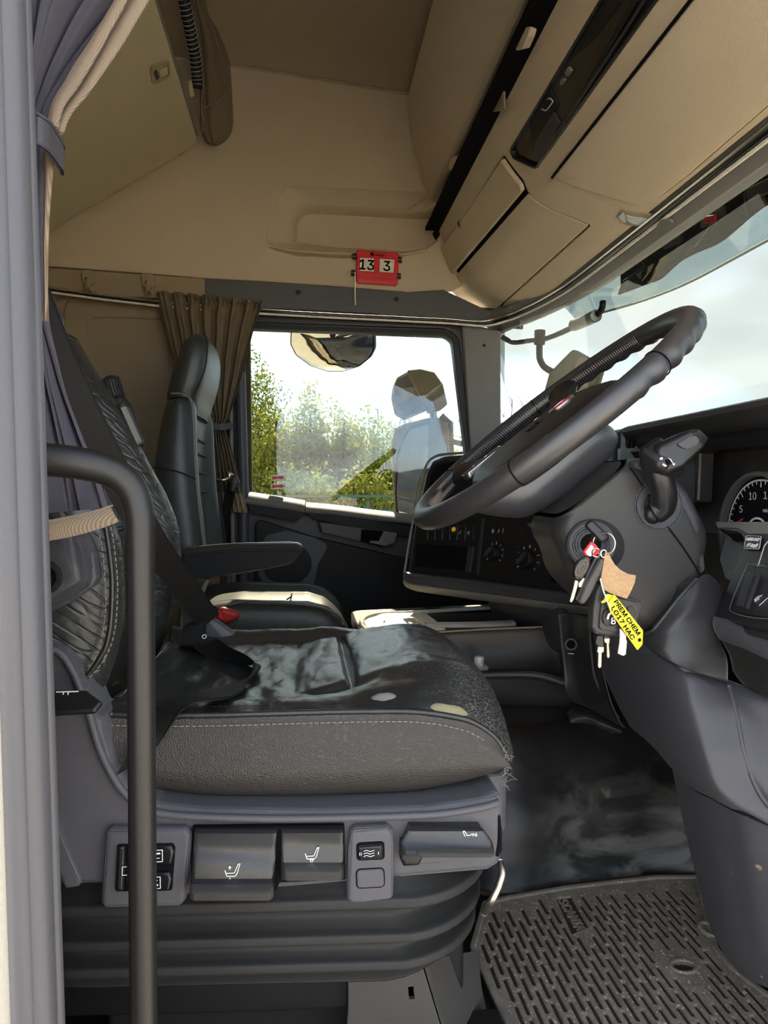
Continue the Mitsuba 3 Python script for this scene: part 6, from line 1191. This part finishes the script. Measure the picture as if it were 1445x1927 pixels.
for i, x in enumerate(np.arange(x0, x1, .0132)):
    for y in np.arange(y0-.028*(i % 2), y1, .056):
        s = LineString([(x, y), (x, y+.044)]).buffer(.0029, quad_segs=2)
        if inn.contains(s) and not s.intersects(hole_.buffer(.012)) and not s.intersects(pq.buffer(.004)): slots.append(s)
lay = mp.buffer(-.001).difference(hole_.buffer(.002)).difference(pq).difference(shapely.union_all(slots))
S(ma+'__ribbed_top', plate(lay, .006, .0012, fr=FZ, steps=1), 'mat', 30, label='light dusty ribs')
S(ma+'__border', sweep(rrect(.010, .006, .003), np.c_[np.array(mp.buffer(-.004).exterior.coords)[:-1], np.full(len(mp.buffer(-.004).exterior.coords)-1, .012)], (0, 0, 1), closed=True), 'mat', 35)
S(ma+'__drain_rim', sweep(rrect(.006, .004, .002), np.c_[np.array(hole_.buffer(.003).exterior.coords)[:-1], np.full(len(hole_.buffer(.003).exterior.coords)-1, .012)], (0, 0, 1), closed=True), 'mat', 35)
c = np.array(pq.centroid.coords[0]); tm = flat_text('SCANIA', .017, .003, True)
S(ma+'__lettering', place(tm, (np.array([c[0], c[1], .006]), A(.0, -1, 0), A(1, 0, 0), A(0, 0, 1))), 'mat', False, label='raised lettering')
lo_ = atz(1334, 1752, .012); S(ma+'__loop', tube([lo_+A(.012*math.cos(a), .018*math.sin(a), .002) for a in np.linspace(0, 6.283, 24, endpoint=False)], .004, 8, closed=True), 'mat', True)
# ================================================================== KEYS hanging from the ignition
zz8 = lambda x, y: (1040+x/6.215, 960+y/6.215)
def zl(l): return [zz8(*q) for q in l]
def kpl(key, px, Y, t, b, mat, r=.001, rot=(1, 0, 0), **k):
    c = np.mean(np.array(px), 0); f = frame3(at(c[0], c[1], Y), rot, (0, 0, 1)); return mplate(key, f, px, t, b, mat, r, **k), f
ik = thing('ignition_key', 'black-headed key sitting in the ignition lock', 'key')
S(ik+'__head', hull([(at(1108, 989, .318), .0045), (at(1112, 986, .318), .0045), (at(1138, 1011, .314), .0045), (at(1132, 1014, .314), .0045)]), 'dash_black', 40)
S(ik+'__shank', tube([at(1122, 1002, .320), at(1114, 1020, .345)], .0045, 8), 'steel', True)
S('key_ring', tube([at(1136.5+21*math.cos(a), 1023+21*math.sin(a), .308-.010*math.cos(a)) for a in np.linspace(0, 6.283, 48, endpoint=False)], .0012, 8, closed=True), 'chrome', True, label='large bright split ring threaded through the ignition key', cat_='key ring')
S('key_ring', tube([at(1122+8*math.cos(a), 1040+8*math.sin(a), .306-.005*math.sin(a)) for a in np.linspace(0, 6.283, 32, endpoint=False)], .0009, 8, closed=True), 'chrome', True, label='small bright ring below the large split ring', cat_='key ring')
S('key_ring', tube([at(1136+5.5*math.cos(a), 1042+7*math.sin(a), .305+.004*math.cos(a)) for a in np.linspace(0, 6.283, 32, endpoint=False)], .0008, 8, closed=True), 'cream', True, label='pale loop beside the small ring, above the leather tag', cat_='key ring')
rt = thing('red_key_tag', 'small red key tag with a pale paper insert', 'key tag')
kpl(rt+'__case', zl([(360, 488), (450, 366), (505, 400), (556, 470), (500, 545), (395, 535)]), .312, .003, .0008, 'red'); kpl(rt+'__insert', zl([(385, 490), (455, 400), (500, 470), (445, 545), (405, 525)]), .3105, .002, .0004, 'white_plastic')
hk_ = thing('house_key', 'steel key with an oval black bow, leftmost on the bunch', 'key')
px = zl([(250, 740), (265, 660), (320, 580), (400, 540), (440, 570), (445, 640), (410, 730), (350, 800), (290, 815), (258, 790)])
kpl(hk_+'__bow', px, .309, .006, .0018, 'gloss_black', .003); 
for s in (.55, .3): 
    c = np.array(zz8(335, 675)); kk = [(c[0]+s*22*math.cos(a)*.8-s*8*math.sin(a), c[1]+s*26*math.sin(a)-s*6*math.cos(a)) for a in np.linspace(0, 6.283, 30)]
    S(hk_+'__ring_mark', tube([at(x, y, .3085) for x, y in kk], .0005, 5), 'grey_trim', True)
kpl(hk_+'__blade', zl([(262, 820), (300, 830), (290, 900), (250, 1040), (222, 1082), (200, 1068), (215, 1010), (240, 920)]), .311, .0022, .0006, 'steel', .0005)
kpl(hk_+'__shoulder', zl([(300, 860), (360, 790), (378, 800), (340, 900), (305, 905)]), .3115, .002, .0005, 'steel', .0005)
pf = thing('key_fob', 'slim grey key fob with rounded edge hanging beside the oval key', 'key fob')
kpl(pf+'__front', zl([(315, 1075), (400, 870), (480, 720), (560, 580), (600, 540), (610, 600), (590, 700), (520, 850), (440, 1010), (385, 1090), (345, 1105)]), .304, .008, .003, 'grey_trim' if 0 else 'metal_plate', .003)
kpl(pf+'__back', zl([(262, 1060), (330, 900), (420, 700), (500, 540), (560, 500), (590, 540), (500, 720), (400, 900), (320, 1090)]), .311, .008, .002, 'gloss_black', .002)
lt = thing('leather_tag', 'tan leather key tag with a curved upper edge', 'key tag')
def curved(key, px, Y, t, mat, amp=.004, r=.001, axis=0):
    f = frame3(at(*np.mean(np.array(px), 0), Y), (1, 0, 0), (0, 0, 1)); p = rp(onl(px, f), r)
    return S(key, plate(p, t, .0004, sub=.006, to3=lambda u, v, h: f[0]+np.outer(u, f[1])+np.outer(v, f[2])+np.outer(h-amp*np.cos(u*90+v*40), f[3])), mat, 40)
curved(lt+'__hide', zl([(630, 495), (668, 500), (695, 565), (740, 640), (800, 700), (880, 745), (967, 762), (958, 850), (925, 950), (880, 1042), (780, 1012), (680, 975), (600, 930), (572, 870), (565, 800), (590, 690)]), .302, .0022, 'tag_hide', .003, 0)
bf = thing('truck_key_fob', 'large black rounded key fob behind the yellow tag', 'key fob')
kpl(bf+'__body', zl([(462, 1390), (470, 1150), (500, 980), (545, 855), (600, 850), (700, 960), (860, 1010), (1000, 1040), (1060, 1070), (1066, 1110), (1010, 1290), (985, 1390), (900, 1480), (800, 1490), (600, 1475), (500, 1445)]), .312, .014, .004, 'dash_grey', .004)
kpl(bf+'__front', zl([(545, 1370), (560, 1180), (590, 1010), (640, 985), (990, 1075), (1020, 1110), (960, 1300), (800, 1440), (560, 1400)]), .3085, .005, .002, 'dash_grey', .004)
cB = zz8(690, 1255); fB = fwall(.3058); c = on(*cB, fB)
S(bf+'__disc', place(ringp(.0095, .0115, .003, .001, 40), fB, c[0], c[1], .001), 'dash_black', 30)
c2 = on(*zz8(705, 1292), fB); S(bf+'__figure', place(flat_text('8', .008, .0005, True), fB, c2[0], c2[1], .0008), 'white_print', False)
S(bf+'__figure', place(bars([[(-.004, -.001), (-.003, .003), (0, .0055), (.003, .006)]], .0026), fB, c2[0]-.003, c2[1]+.004, .0008), 'white_print', False)
kpl(bf+'__button', zl([(880, 1130), (930, 1125), (965, 1170), (960, 1240), (920, 1260), (880, 1200)]), .3065, .002, .0006, 'dash_black', .002)
yt_ = thing('yellow_tag', 'yellow plastic key tag with handwritten black lettering', 'key tag')
ypx = zl([(720, 983), (1058, 1408), (1052, 1570), (992, 1642), (678, 1195), (640, 1100)])
fy = frame3(at(*np.mean(np.array(ypx), 0), .298), (1, 0, 0), (0, 0, 1)); hy = on(*zz8(1018, 1520), fy)
S(yt_+'__plate', plate(rp(onl(ypx, fy), .001).difference(Point(*hy).buffer(.0022)), .0014, .0004, fr=fy), 'yellow', 35)
kpl(yt_+'__tab', zl([(540, 1090), (600, 1050), (625, 985), (650, 980), (720, 1000), (690, 1050), (600, 1085)]), .300, .0012, .0003, 'yellow')
a0, a1 = on(*zz8(715, 1020), fy), on(*zz8(1035, 1460), fy); ry = math.atan2(*(a1-a0)[::-1])
for s, p0, p1 in (('PREM CHEM', (728, 1055), (1010, 1455)), ('LO17 HAC', (695, 1130), (945, 1510))):
    q0, q1 = on(*zz8(*p0), fy), on(*zz8(*p1), fy); m = flat_text(s, .0060, .0003, True, center=True); sc_ = np.linalg.norm(q1-q0)*.98/m.extents[0]; m.apply_scale([sc_, .85, 1]); qc = (q0+q1)/2
    S(yt_+'__lettering', place(m, fy, qc[0], qc[1], .0002, math.atan2(*(q1-q0)[::-1])), 'void', False, label='black handwriting')
S(yt_+'__string', tube(spl([at(*zz8(x, y), Y) for x, y, Y in ((556, 800, .300), (580, 900, .297), (625, 1030, .295), (680, 1155, .2955))], 24), .0009, 6), 'cream', True)
for i, (hd2, bl2, Y) in enumerate((([(520, 1470), (590, 1470), (600, 1600), (555, 1625), (500, 1560)], [(530, 1600), (600, 1600), (598, 1660), (575, 1665), (570, 1830), (548, 1852), (530, 1830), (535, 1670), (520, 1660)], .313), (([(600, 1470), (670, 1470), (672, 1540), (600, 1540)]), [(605, 1500), (670, 1500), (668, 1550), (660, 1560), (668, 1715), (650, 1733), (635, 1715), (632, 1560), (605, 1545)], .315), ([(790, 1380), (870, 1450), (860, 1500), (795, 1480)], [(790, 1380), (860, 1470), (855, 1500), (870, 1540), (855, 1690), (825, 1705), (765, 1680), (785, 1560), (790, 1480)], .301))):
    kx = thing('small_key', ('dark-headed brass key hanging lowest under the large fob', 'slim brass key under the middle of the large fob', 'pale notched key hanging below the yellow tag')[i], 'key')
    kpl(kx+'__head', zl(hd2), Y+.001, .004, .001, 'dash_black' if i < 2 else 'steel', .001); kpl(kx+'__blade', zl(bl2), Y, .002, .0005, 'steel' if i < 2 else 'cream', .0005)
for k in [k for k in labels if k not in scene and not any(q.startswith(k+'__') for q in scene)]: del labels[k]
